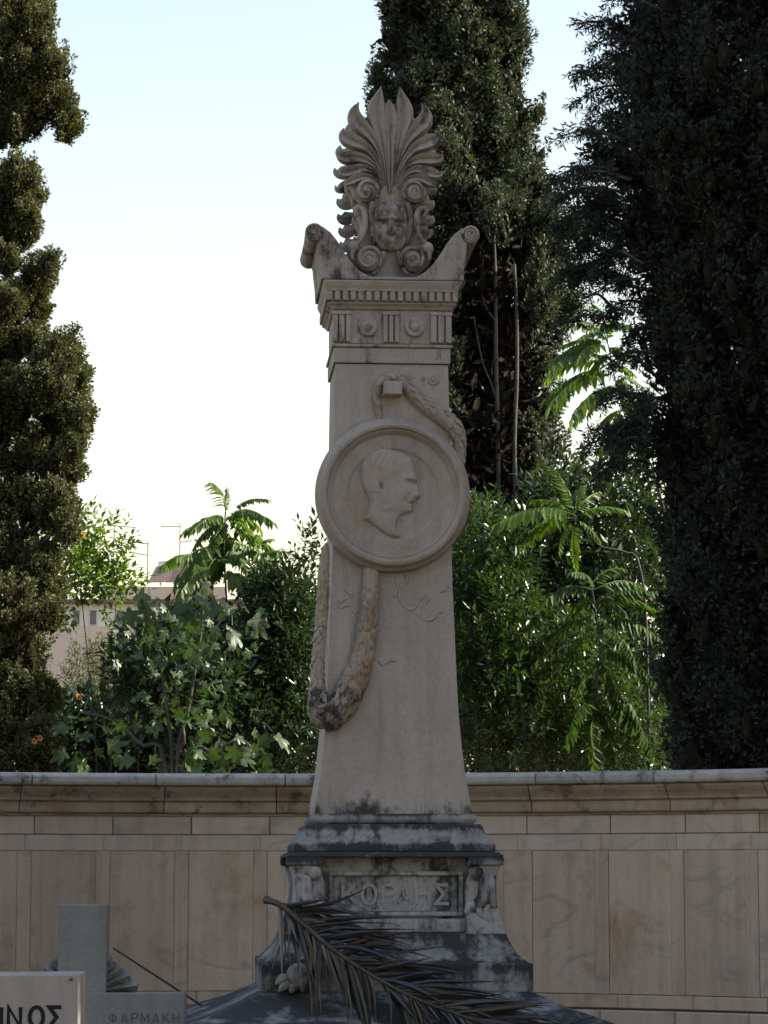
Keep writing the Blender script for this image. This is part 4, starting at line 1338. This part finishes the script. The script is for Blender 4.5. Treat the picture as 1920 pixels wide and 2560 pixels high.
for (p0, p1) in brs:
    Y0, Y1 = RY - 0.1 + rng.uniform(-0.2, 0.2), RY + rng.uniform(-0.3, 0.4)
    a, b = np.array(P(p0[0], p0[1], Y0)), np.array(P(p1[0], p1[1], Y1))
    mid = (a + b) / 2 + np.array([0, 0, 0.05])
    A6 = catmull([tuple(a), tuple(mid), tuple(b)], 10)
    V, Fc = sweep(A6 - np.array(rb_), [0.010 * (1 - 0.8 * i / 9) + 0.001 for i in range(10)], 5)
    obj('branch', V, Fc, MAT['bark'], cyp_r, smooth=True)
    k = int(np.linalg.norm(b - a) / 0.016)
    t = rng.random(k) ** 0.9
    idx = (t * 9).astype(int)
    cen = A6[idx] + rng.normal(size=(k, 3)) * 0.012 - np.array(rb_)
    ax = unit(b - a)[None] * 0.5 + np.array([0, 0, -0.75]) + rng.normal(size=(k, 3)) * 0.35
    parts.append(tufts(cen, ax, rng.uniform(0.06, 0.16, k), rng.uniform(0.012, 0.03, k), 26, 0.030, 0.008, rng))
V, Fc = cat(parts)
tag(np_obj('hanging_sprays', V, Fc, MAT['cyp_r'], cyp_r), kind='stuff')

# unseen cypresses added beyond the right edge to shade the monument and the wall
for k, (x, y, hgt, r) in enumerate(((5.2, 14.2, 13.5, 1.2), (7.2, 14.5, 14.0, 1.15), (4.6, 11.4, 12.5, 1.15), (9.0, 12.4, 14.0, 1.3), (7.0, 10.8, 13.0, 1.25))):
    ztb = [0.8, 2.0, 5.0, 8.0, hgt - 1.5, hgt]
    Rtb = [r * 0.8, r, r * 0.95, r * 0.8, r * 0.4, 0.05]
    cypress('cypress_tree', ['tall cypress outside the frame, nearest the right end of the wall', 'tall cypress outside the frame, farthest back on the right', 'cypress outside the frame beside the monument on the right', 'cypress outside the frame, outermost on the right', 'cypress outside the frame, foremost on the right'][k],
            Vector((x, y, 0)), Rtb, ztb, MAT['cyp_r'], 30 + k, 1900, 22, (0.25, 0.5), (0.12, 0.2), 0.10, 0.04, 'cypress trees shading the graves', core_scale=0.7)

# unseen evergreens added around the viewer to dim the light on the graves
for k, (x, y, hgt, r, lab) in enumerate(((-6.4, 4.2, 12.0, 1.7, 'evergreen outside the frame to the left of the viewer'),
        (-1.6, -4.2, 12.0, 1.8, 'evergreen outside the frame behind the viewer on the left'), (2.6, -3.8, 12.5, 1.8, 'evergreen outside the frame behind the viewer on the right'), (5.4, 8.8, 12.5, 1.4, 'evergreen outside the frame to the right of the small graves'))):
    cypress('evergreen_tree', lab, Vector((x, y, 0)), [r * 0.7, r, r, r * 0.85, r * 0.5, 0.05], [1.2, 2.5, 5.0, 8.0, hgt - 1.5, hgt], MAT['cyp_m'], 60 + k, 1100, 20, (0.3, 0.6), (0.16, 0.28), 0.12, 0.05, 'evergreens around the viewer', core_scale=0.75)

# ------------------------------------------------------------------ broadleaf shrubs
def shrub(name, label, cat_, base, boxes, mat, seed, ntw, nl, ln, wd, group=None, stems=8, up=0.5, toward=None, holes=None):
    """boxes: list of (u0, u1, v0, v1, Y0, Y1, weight) regions of the crown; sprigs with whorls of leaves"""
    rng = np.random.default_rng(seed)
    root = empty(name, base)
    tag(root, label, cat_, group)
    w = np.array([b[6] for b in boxes], float); w /= w.sum()
    pick = rng.choice(len(boxes), ntw, p=w)
    B = np.array([b[:6] for b in boxes], float)[pick]
    # rounded clump inside each region
    q = unit(rng.normal(size=(ntw, 3))) * (rng.random((ntw, 1)) ** 0.4)
    uc = (B[:, 0] + B[:, 1]) / 2 + q[:, 0] * (B[:, 1] - B[:, 0]) / 2 * 1.1
    vc = (B[:, 2] + B[:, 3]) / 2 + q[:, 1] * (B[:, 3] - B[:, 2]) / 2 * 1.1
    Yc = (B[:, 4] + B[:, 5]) / 2 + q[:, 2] * (B[:, 5] - B[:, 4]) / 2
    cen = np.array([P(a, b, c) for a, b, c in zip(uc, vc, Yc)]) - np.array(base)
    outw = np.stack([q[:, 0], q[:, 2], -q[:, 1]], -1)
    ax = unit(outw * 0.7 + np.array([0, 0, up]) + rng.normal(size=(ntw, 3)) * 0.35)
    a = rand_side(ax, rng); b = np.cross(ax, a)
    t = np.linspace(0, 1, nl)[None, :] * np.ones((ntw, 1))
    th = (np.arange(nl) * 2.4)[None, :] + rng.random((ntw, 1)) * 6.28
    radial = a[:, None] * np.cos(th)[..., None] + b[:, None] * np.sin(th)[..., None]
    c = cen[:, None] + ax[:, None] * (t * ln * 2.2)[..., None] + radial * 0.004
    d = unit(ax[:, None] * (0.35 + 0.6 * t)[..., None] + radial * (1.0 - 0.35 * t)[..., None] + rng.normal(size=(ntw, nl, 3)) * 0.22 + np.array([0, 0, -0.15]))
    c = c.reshape(-1, 3); d = d.reshape(-1, 3)
    s = unit(np.cross(d, np.array([0, 0, 1.0]) + rng.normal(size=d.shape) * 0.45))
    m = len(c)
    V, Fc = leaf_quads(c, d, s, ln * rng.uniform(0.65, 1.25, m), wd * rng.uniform(0.7, 1.2, m), 0.18)
    o = np_obj('foliage', V, Fc, mat, root)
    tag(o, kind='stuff')
    for k in range(stems):
        i = rng.integers(ntw)
        e = Vector(cen[i])
        pts = [(rng.uniform(-0.2, 0.2), rng.uniform(-0.1, 0.1), 0), (e.x * 0.5 + rng.uniform(-0.1, 0.1), e.y * 0.5, e.z * 0.55), tuple(e)]
        V, Fc = sweep(catmull(pts, 9), [0.010 - 0.0009 * j for j in range(9)], 6)
        obj('stem', V, Fc, MAT['bark'], root, smooth=True)
    return root

shrub('laurel_shrub', 'glossy laurel shrub right of the shaft, above the wall coping', 'shrub', Vector((P(1300, 1900, 17.6).x, 17.6, 0)),
      [(1130, 1300, 1280, 1560, 17.2, 18.0, 2.2), (1110, 1360, 1440, 1760, 17.1, 18.0, 3), (1120, 1420, 1620, 1960, 17.0, 18.0, 3.4), (1320, 1560, 1560, 1800, 17.4, 18.3, 1.6), (1380, 1660, 1720, 1980, 17.2, 18.2, 2.4)],
      MAT['laurel'], 41, 2300, 11, 0.062, 0.022, 'shrubs behind the wall')
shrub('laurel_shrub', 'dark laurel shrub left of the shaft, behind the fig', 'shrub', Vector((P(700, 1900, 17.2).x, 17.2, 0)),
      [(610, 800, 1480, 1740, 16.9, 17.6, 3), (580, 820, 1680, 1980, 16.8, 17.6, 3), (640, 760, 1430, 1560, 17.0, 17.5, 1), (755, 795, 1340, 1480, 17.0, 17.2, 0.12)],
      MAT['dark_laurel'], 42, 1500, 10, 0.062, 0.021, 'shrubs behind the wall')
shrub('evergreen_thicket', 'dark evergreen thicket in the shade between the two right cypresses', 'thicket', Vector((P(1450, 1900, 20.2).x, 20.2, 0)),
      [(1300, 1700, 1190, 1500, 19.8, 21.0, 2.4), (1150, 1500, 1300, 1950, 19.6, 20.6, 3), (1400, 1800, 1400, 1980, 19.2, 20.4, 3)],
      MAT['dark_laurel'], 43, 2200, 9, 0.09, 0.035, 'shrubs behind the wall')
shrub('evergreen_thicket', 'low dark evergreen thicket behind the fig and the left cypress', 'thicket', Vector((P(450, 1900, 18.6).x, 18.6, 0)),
      [(100, 420, 1780, 2000, 17.9, 18.8, 3), (300, 600, 1570, 1850, 16.5, 17.4, 3), (340, 620, 1640, 1990, 18.0, 18.9, 2), (540, 760, 1600, 1990, 18.0, 18.9, 2)],
      MAT['dark_laurel'], 44, 1900, 9, 0.085, 0.034, 'shrubs behind the wall')
shrub('clipped_hedge', 'low dark hedge running far behind the laurel on the right', 'hedge', Vector((P(1400, 1900, 25).x, 25, 0)),
      [(1000, 1250, 1640, 2060, 24.4, 25.6, 1), (1200, 1450, 1640, 2060, 24.4, 25.6, 1), (1400, 1650, 1640, 2060, 24.4, 25.6, 1), (1600, 1850, 1640, 2060, 24.4, 25.6, 1), (480, 820, 1560, 2060, 24.4, 25.6, 1.2)],
      MAT['dark_laurel'], 48, 1500, 8, 0.13, 0.06, 'shrubs behind the wall')
shrub('flowering_vine', 'small leaved vine with orange flowers beside the left cypress', 'vine', Vector((P(230, 1900, 17.5).x, 17.5, 0)),
      [(140, 230, 1330, 1520, 17.2, 17.7, 2), (210, 315, 1400, 1530, 17.3, 17.7, 1.3), (200, 300, 1305, 1400, 17.3, 17.6, 0.5), (270, 340, 1420, 1490, 17.3, 17.6, 0.4)],
      MAT['ailanthus'], 45, 210, 9, 0.06, 0.026, 'shrubs behind the wall', stems=2)

def trumpet(u, v, Y, parent, s=1.0):
    c = P(u, v, Y) - Vector(parent.location)
    rings = []
    n = 10
    d_ = Vector((0.5, -0.7, 0.3)).normalized()
    qd = d_.to_track_quat('Z', 'Y')
    for z, r in ((0, 0.006), (0.03, 0.010), (0.05, 0.016), (0.062, 0.034), (0.064, 0.040)):
        rings.append([tuple(c + qd @ Vector((s * r * (1 + 0.18 * math.cos(5 * 2 * math.pi * j / n)) * math.cos(2 * math.pi * j / n), s * r * math.sin(2 * math.pi * j / n), s * z))) for j in range(n)])
    V, Fc = loft(rings, caps=False)
    obj('flower', V, Fc, MAT['flower'], parent, recalc=False, smooth=True)
vine = [o for o in bpy.data.objects if o.name.startswith('flowering_vine')][0]
for u, v in ((170, 1360), (192, 1345), (203, 1338), (185, 1352)):
    trumpet(u, v, 17.1, vine, 0.45)
low = [o for o in bpy.data.objects if o.name.startswith('evergreen_thicket')][1]
for u, v in ((192, 1748), (80, 1858), (94, 1850)):
    trumpet(u, v, 16.6, low, 0.5)

# ------------------------------------------------------------------ pinnate fronds (tree of heaven)
def frond_mesh(seed, pairs=16, length=0.55, mat='ailanthus'):
    rng = np.random.default_rng(seed)
    V, Fc = [], []
    def add(vs, fs):
        b = len(V); V.extend(vs); Fc.extend([tuple(i + b for i in f) for f in fs])
    def curve(t): return np.array([length * t, 0.02 * math.sin(3 * t + seed), 0.05 * math.sin(math.pi * t) - 0.07 * t * t])
    for k in range(10):
        a, b = curve(k / 10), curve((k + 1) / 10)
        r = 0.0035 * (1 - 0.07 * k)
        add([tuple(a + [0, r, 0]), tuple(a + [0, -r, 0]), tuple(a + [0, 0, r]), tuple(b + [0, r, 0]), tuple(b + [0, -r, 0]), tuple(b + [0, 0, r])], [(0, 1, 4, 3), (0, 2, 5, 3), (1, 2, 5, 4)])
    for k in range(pairs + 1):
        t = 0.16 + 0.84 * k / pairs
        c = curve(t)
        tang = curve(min(1, t + 0.03)) - curve(t - 0.03); tang /= np.linalg.norm(tang)
        for s in ((-1, 1) if k < pairs else (0,)):
            ang = math.radians(62 - 22 * t + rng.normal(0, 6)) * s
            ll = 0.092 * (0.55 + 0.8 * math.sin(math.pi * (0.2 + 0.62 * t))) * rng.uniform(0.85, 1.1)
            d = tang * math.cos(ang) + np.array([0, 1, 0]) * math.sin(ang) * 0.9 + np.array([0, 0, -0.75 + rng.normal(0, 0.2)])
            d /= np.linalg.norm(d)
            sd = np.cross(d, [0, 0, 1]); sd /= np.linalg.norm(sd)
            nn = np.cross(sd, d)
            w = ll * 0.19
            pts = [c, c + d * ll * 0.3 + sd * w + nn * w * 0.3, c + d * ll * 0.65 + sd * w * 0.7 + nn * w * 0.1, c + d * ll - np.array([0, 0, 0.01]), c + d * ll * 0.65 - sd * w * 0.7 + nn * w * 0.1, c + d * ll * 0.3 - sd * w + nn * w * 0.3, c + d * ll * 0.4]
            add([tuple(p) for p in pts], [(0, 1, 6), (1, 2, 6), (2, 3, 6), (3, 4, 6), (4, 5, 6), (5, 0, 6)])
    me = bpy.data.meshes.new('frond')
    me.from_pydata([tuple(map(float, v)) for v in V], [], Fc)
    me.materials.append(MAT[mat])
    return me
FM = [frond_mesh(s) for s in range(5)]
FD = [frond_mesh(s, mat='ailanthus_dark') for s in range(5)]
def place_frond(parent, p0, p1, rng, meshes):
    d_ = Vector(p1) - Vector(p0)
    ln = d_.length
    x = d_.normalized()
    z = Vector((0, 0, 1)) + Vector((rng.normal(0, 0.2), rng.normal(-0.35, 0.25), 0))
    y = z.cross(x).normalized()
    z = x.cross(y)
    o = bpy.data.objects.new('frond', meshes[rng.integers(5)])
    link(o, parent)
    m = Matrix((x, y, z)).transposed().to_4x4()
    s = ln / 0.5
    o.matrix_local = Matrix.Translation(Vector(p0) - Vector(parent.location)) @ m @ Matrix.Scale(s, 4)
def sapling(label, base, stem_px, Y, tips, seed, meshes, more=0.0, group='tree of heaven saplings'):
    rng = np.random.default_rng(seed)
    root = empty('tree_of_heaven', base)
    tag(root, label, 'sapling', group)
    pts = [tuple(Vector((0, 0, 0)))] + [tuple(P(u, v, Y) - base) for u, v in stem_px]
    n_ = 20
    V, Fc = sweep(catmull(pts, n_), [0.010 * (1 - 0.7 * i / (n_ - 1)) for i in range(n_)], 6)
    obj('stem', V, Fc, MAT['bark'], root, smooth=True)
    for (a, b) in tips:
        place_frond(root, P(a[0], a[1], Y), P(b[0], b[1], Y - rng.uniform(-0.25, 0.3)), rng, meshes)
        if rng.random() < more:
            place_frond(root, P(a[0], a[1] + 6, Y), P(b[0] + rng.normal(0, 22), b[1] + rng.normal(12, 20), Y - rng.uniform(-0.4, 0.4)), rng, meshes)
    return root
sapling('tree of heaven sapling with drooping leaf tiers against the sky, left of the shaft', Vector((P(560, 1900, 17.8).x, 17.8, 0)), [(570, 1700), (566, 1500), (560, 1380), (563, 1290), (566, 1260)], 17.8,
        [((564, 1278), (566, 1222)), ((580, 1275), (655, 1240)), ((560, 1290), (488, 1306)), ((566, 1288), (662, 1284)), ((562, 1300), (480, 1358)), ((566, 1300), (640, 1330)), ((562, 1325), (500, 1400)), ((566, 1330), (684, 1362)),
         ((560, 1350), (470, 1412)), ((566, 1350), (690, 1400)), ((563, 1370), (640, 1420)), ((562, 1385), (505, 1440)), ((566, 1395), (676, 1450)), ((562, 1320), (600, 1400)), ((562, 1410), (480, 1470)), ((566, 1420), (620, 1480)), ((562, 1340), (530, 1430)), ((564, 1300), (610, 1300)), ((563, 1310), (520, 1330))] + [((522, 1402), t) for t in ((452, 1380), (466, 1432), (528, 1338), (570, 1388), (476, 1466), (500, 1350))] + [((632, 1392), t) for t in ((706, 1372), (694, 1424), (642, 1330), (584, 1366), (682, 1456), (668, 1340))], 61, FM, 0.8)
sapling('tree of heaven branch hanging in the bright gap between the two right cypresses', Vector((P(1690, 1900, 18.8).x, 18.8, 0)), [(1680, 1500), (1640, 1200), (1600, 1120), (1570, 1060), (1540, 960), (1520, 860), (1500, 810)], 18.8,
        [((1510, 840), (1440, 790)), ((1512, 850), (1400, 880)), ((1515, 855), (1530, 800)), ((1520, 870), (1560, 880)), ((1520, 890), (1380, 900)), ((1530, 930), (1375, 970)), ((1535, 940), (1610, 960)), ((1540, 960), (1470, 1010)),
         ((1545, 980), (1620, 1000)), ((1560, 1020), (1490, 1060)), ((1565, 1050), (1625, 1130)), ((1580, 1080), (1520, 1155)), ((1530, 910), (1590, 930)), ((1515, 850), (1470, 760)), ((1520, 860), (1420, 850)), ((1570, 1060), (1610, 1060)), ((1500, 820), (1560, 810)), ((1530, 930), (1440, 930)), ((1540, 960), (1430, 1040)), ((1520, 880), (1470, 930)), ((1565, 1040), (1500, 1110)), ((1550, 1000), (1600, 1040)), ((1515, 850), (1455, 830))], 62, FM, 1.0)
sapling('sunlit tree of heaven sapling with bright fronds to the right of the medallion', Vector((P(1620, 1900, 17.5).x, 17.5, 0)), [(1620, 1700), (1600, 1420), (1560, 1380), (1500, 1365), (1460, 1320), (1436, 1290)], 17.5,
        [((1436, 1290), (1392, 1178)), ((1436, 1288), (1490, 1222)), ((1436, 1290), (1262, 1280)), ((1440, 1292), (1550, 1262)), ((1436, 1296), (1300, 1340)), ((1440, 1298), (1500, 1340)), ((1436, 1296), (1390, 1370)), ((1445, 1300), (1430, 1400)), ((1436, 1288), (1340, 1240)), ((1440, 1290), (1450, 1200)), ((1438, 1290), (1330, 1310))], 63, FM)
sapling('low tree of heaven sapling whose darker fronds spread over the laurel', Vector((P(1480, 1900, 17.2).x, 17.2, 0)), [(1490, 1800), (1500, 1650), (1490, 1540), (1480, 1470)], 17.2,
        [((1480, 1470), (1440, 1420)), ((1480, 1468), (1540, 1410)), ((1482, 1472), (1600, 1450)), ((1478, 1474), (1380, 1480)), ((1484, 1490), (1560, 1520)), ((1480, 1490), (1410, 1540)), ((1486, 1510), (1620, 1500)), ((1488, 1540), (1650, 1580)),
         ((1488, 1540), (1370, 1580)), ((1490, 1560), (1580, 1620)), ((1492, 1600), (1400, 1640)), ((1494, 1620), (1630, 1680)), ((1492, 1640), (1550, 1740)), ((1490, 1660), (1430, 1740)), ((1490, 1700), (1600, 1780)), ((1490, 1740), (1420, 1830)), ((1490, 1760), (1540, 1880)), ((1490, 1500), (1650, 1470)), ((1490, 1720), (1640, 1860)), ((1490, 1780), (1480, 1900))], 64, FD)

# ------------------------------------------------------------------ fig with large lobed leaves
def fig_mesh(seed):
    rng = np.random.default_rng(seed)
    outl = []
    N = 44
    for k in range(N):
        a = -math.pi + 2 * math.pi * (k + 0.5) / N
        # lobes at 0, +-50, +-105 degrees
        lob = max(math.cos(max(-1.57, min(1.57, (a - c) * 2.4))) * s for c, s in ((0, 1.0), (0.85, 0.9), (-0.85, 0.9), (1.75, 0.68), (-1.75, 0.68)))
        r = 0.26 + 0.74 * max(0, lob) ** 1.7
        if abs(a) > 2.5: r *= 0.75
        r *= 1 + 0.04 * rng.uniform(-1, 1)
        outl.append((0.35 + r * math.cos(a) * 0.70, r * math.sin(a) * 0.50))
    V = [(0.02, 0, 0.0), (0.35, 0, 0.03)]
    for x, y in outl:
        V.append((x, y, 0.10 * abs(y) - 0.18 * max(0, x - 0.3) ** 2 + 0.015 * math.sin(9 * y) + 0.05 * rng.uniform(-0.5, 0.5)))
    mid = []
    for x, y in outl:
        mid.append((0.35 + (x - 0.35) * 0.5, y * 0.5, 0.06 * abs(y) + 0.02 - 0.05 * max(0, x - 0.3) ** 2))
    V += mid
    Fc = []
    for k in range(N):
        j = (k + 1) % N
        Fc.append((1, 2 + N + k, 2 + N + j))
        Fc.append((2 + N + k, 2 + k, 2 + j, 2 + N + j))
    # stalk
    b = len(V)
    V += [(-0.35, 0.012, 0.05), (-0.35, -0.012, 0.05), (0.05, -0.010, 0.008), (0.05, 0.010, 0.008)]
    Fc.append((b, b + 1, b + 2, b + 3))
    me = bpy.data.meshes.new('leaf')
    me.from_pydata(V, [], Fc)
    me.materials.append(MAT['fig'])
    me.shade_smooth()
    return me
GM = [fig_mesh(s) for s in range(5)]
figY = 16.2
fig = empty('fig_tree', (P(430, 1900, figY).x, figY, 0))
tag(fig, 'fig tree with large lobed leaves over the wall, left of the shaft', 'tree')
rng = np.random.default_rng(71)
fl = Vector(fig.location)
stems = [[(430, 1960), (420, 1800), (400, 1650), (380, 1560)], [(440, 1960), (470, 1780), (500, 1600), (510, 1500)], [(420, 1960), (350, 1860), (280, 1800), (200, 1780)], [(450, 1960), (540, 1880), (600, 1850), (640, 1880)], [(440, 1960), (460, 1850), (440, 1700), (450, 1560)]]
for st in stems:
    pts = [(rng.uniform(-0.05, 0.05), 0, 0.0)] + [tuple(P(u, v, figY + 0.1) - fl) for u, v in st]
    V, Fc = sweep(catmull(pts, 16), [0.017 - 0.0008 * i for i in range(16)], 7)
    obj('limb', V, Fc, MAT['bark'], fig, smooth=True)
def place_fig(u, v, Y, size, rng, nrm=None):
    o = bpy.data.objects.new('leaf', GM[rng.integers(5)])
    link(o, fig)
    if nrm is None:
        nrm = Vector((rng.normal(0.2, 0.75), -0.35 + rng.normal(0, 0.6), 0.4 + rng.normal(0, 0.5)))
    nrm = Vector(nrm).normalized()
    x = Vector((rng.normal(0, 0.8), rng.normal(-0.2, 0.4), -0.6 + rng.normal(0, 0.4)))
    x = (x - nrm * x.dot(nrm)).normalized()
    y = nrm.cross(x)
    m = Matrix((x, y, nrm)).transposed().to_4x4()
    o.matrix_local = Matrix.Translation(P(u, v, Y) - fl) @ m @ Matrix.Scale(size, 4)
for u, v, s, nr in ((340, 1470, 0.17, (-0.6, -0.8, 0.1)), (370, 1490, 0.17, (0.6, -0.7, 0.3)), (470, 1480, 0.18, (0.5, -0.3, 0.9)), (510, 1440, 0.15, (0.8, -0.6, 0.2)), (580, 1560, 0.19, (0.7, -0.5, 0.5)), (620, 1530, 0.19, (0.6, -0.8, 0.2)), (560, 1500, 0.17, None), (300, 1530, 0.15, (-0.2, -0.9, 0.2)), (420, 1510, 0.18, (0, -0.9, 0.4)), (490, 1600, 0.17, None)):
    place_fig(u, v, figY - 0.25, s, rng, nr)
for k in range(285):
    z = rng.random()
    if z < 0.5:
        u, v = max(285, rng.normal(460, 85)), rng.uniform(1560, 1800)
    elif z < 0.75:
        u, v = max(290, rng.normal(440, 75)), rng.uniform(1500, 1640)
    else:
        u, v = rng.uniform(150, 680), rng.uniform(1780, 1945)
    place_fig(u, v, figY + rng.normal(0, 0.22), rng.uniform(0.05, 0.10) * (1.6 if z > 0.75 else 1.0), rng)

# ------------------------------------------------------------------ house far behind, with roof gear
HY = 150.0
hp = lambda u, v, Y=HY: P(u, v, Y)
house = empty('house', (hp(330, 1600).x, HY + 4, 0))
tag(house, 'pale rendered apartment house with flat roof far behind the fig', 'house')
h0 = Vector(house.location)
def hbox(name, u0, u1, v0, v1, y0, y1, mat, parent=house, z0=None, origin=None):
    a, b = hp(u0, v0, HY), hp(u1, v1, HY)
    o_ = h0 if origin is None else origin
    V, Fc = box(a.x - o_.x, b.x - o_.x, y0 - o_.y, y1 - o_.y, (b.z if z0 is None else z0) - o_.z, a.z - o_.z)
    return obj(name, V, Fc, mat, parent)
hbox('lower_wall', -260, 640, 1566, 1900, HY, HY + 8, MAT['render'], z0=0.0)
hbox('upper_wall', -260, 640, 1508, 1565.6, HY + 0.25, HY + 8, MAT['render2'])
hbox('roof_slab', -270, 650, 1499, 1507.6, HY - 0.25, HY + 8.2, MAT['roof'])
hbox('parapet', 250, 560, 1462, 1498.5, HY + 1.0, HY + 6, MAT['render'])
for u in (20, 100, 190, 232, 300, 372, 445, 485, 530, 590):
    w = hbox('window', u - 10, u + 10, 1522, 1562, HY + 0.19, HY + 0.24, MAT['frame'])
    hbox('pane', u - 7.5, u + 7.5, 1525, 1560, HY + 0.165, HY + 0.19, MAT['glass'], parent=w)
for k in range(4):
    hbox('railing_bar', 466 + k * 9, 468.5 + k * 9, 1524, 1560, HY - 0.1, HY - 0.06, MAT['antenna'])
# wall shrub in front of the house
shrub('olive_bush', 'dusty olive bush in front of the far house wall', 'bush', Vector((hp(240, 1700, 55).x, 55, 0)), [(170, 330, 1610, 1780, 54.0, 56, 1)], MAT['cyp_l'], 47, 420, 10, 0.10, 0.03)

def solar(label, u, v, s):
    c = hp(u, v, HY + 2.5)
    root = empty('solar_water_heater', (c.x, HY + 2.5, hp(u, 1462, HY + 2.5).z))
    tag(root, label, 'water heater', 'roof water heaters')
    o_ = Vector(root.location)
    zc = c.z - o_.z
    V, Fc = [], []
    rings = []
    n = 16
    for x, r in ((-0.55, 0.10), (-0.54, 0.20), (-0.45, 0.24), (0.45, 0.24), (0.54, 0.20), (0.55, 0.10)):
        rings.append([(x * s, r * s * math.cos(2 * math.pi * j / n) - x * 0.8 * s, zc + r * s * math.sin(2 * math.pi * j / n)) for j in range(n)])
    V, Fc = loft(rings)
    obj('tank', V, Fc, MAT['tank'], root, smooth=False)
    V = [(-0.95 * s, -1.0, 0.05), (0.2 * s, -1.3, 0.05), (0.35 * s, -0.3, zc - 0.1), (-0.6 * s, -0.1, zc - 0.1)]
    V += [(x, y + 0.06, z - 0.03) for x, y, z in V]
    Fc = [(0, 1, 2, 3), (7, 6, 5, 4), (0, 4, 5, 1), (1, 5, 6, 2), (2, 6, 7, 3), (3, 7, 4, 0)]
    obj('collector_panel', V, Fc, MAT['collector'], root)
    for x, y in ((-0.4, 0.25), (0.4, -0.4), (-0.4, 0.6), (0.4, 0.1)):
        V, Fc = box(x * s - 0.025, x * s + 0.025, y * s - 0.025, y * s + 0.025, 0, zc - 0.12)
        obj('leg', V, Fc, MAT['antenna'], root)
solar('larger round solar water tank on the roof, right of the middle aerial', 418, 1412, 1.0)
solar('smaller round solar water tank on the roof, nearest the sapling', 456, 1396, 0.85)

def aerial(label, u, v_top, v_bot, arms, r=0.03):
    zb_ = hp(u, 1462, HY + 3).z
    base = Vector((hp(u, v_bot, HY + 3).x, HY + 3, zb_))
    root = empty('television_aerial', base)
    tag(root, label, 'aerial', 'roof aerials')
    zt_ = hp(u, v_top, HY + 3).z - zb_
    V, Fc = sweep([(0, 0, 0), (0, 0, zt_ * 0.5), (0.0, 0, zt_)], r, 6)
    obj('mast', V, Fc, MAT['antenna'], root)
    for u0, u1, v0, v1 in arms:
        a, b = hp(u0, v0, HY + 3) - base, hp(u1, v1, HY + 3) - base
        V, Fc = sweep([tuple(a), tuple((a + b) / 2), tuple(b)], r * 0.75, 6)
        bm_ = obj('boom', V, Fc, MAT['antenna'], root)
        n = 7
        for k in range(n):
            c = a.lerp(b, (k + 0.5) / n)
            V, Fc = box(c.x - 0.008, c.x + 0.008, c.y - 0.28, c.y + 0.28, c.z + 0.016, c.z + 0.03)
            obj('element', V, Fc, MAT['antenna'], bm_)
aerial('tallest roof aerial with a boom pointing left, nearest the sapling', 449, 1308, 1450, [(402, 450, 1316, 1317), (449, 480, 1356, 1352)])
aerial('middle roof aerial with short boom', 369, 1354, 1450, [(336, 370, 1356, 1360), (340, 368, 1384, 1388)])
aerial('left roof aerial with a wide horizontal boom', 284, 1312, 1450, [(260, 340, 1312, 1319)])
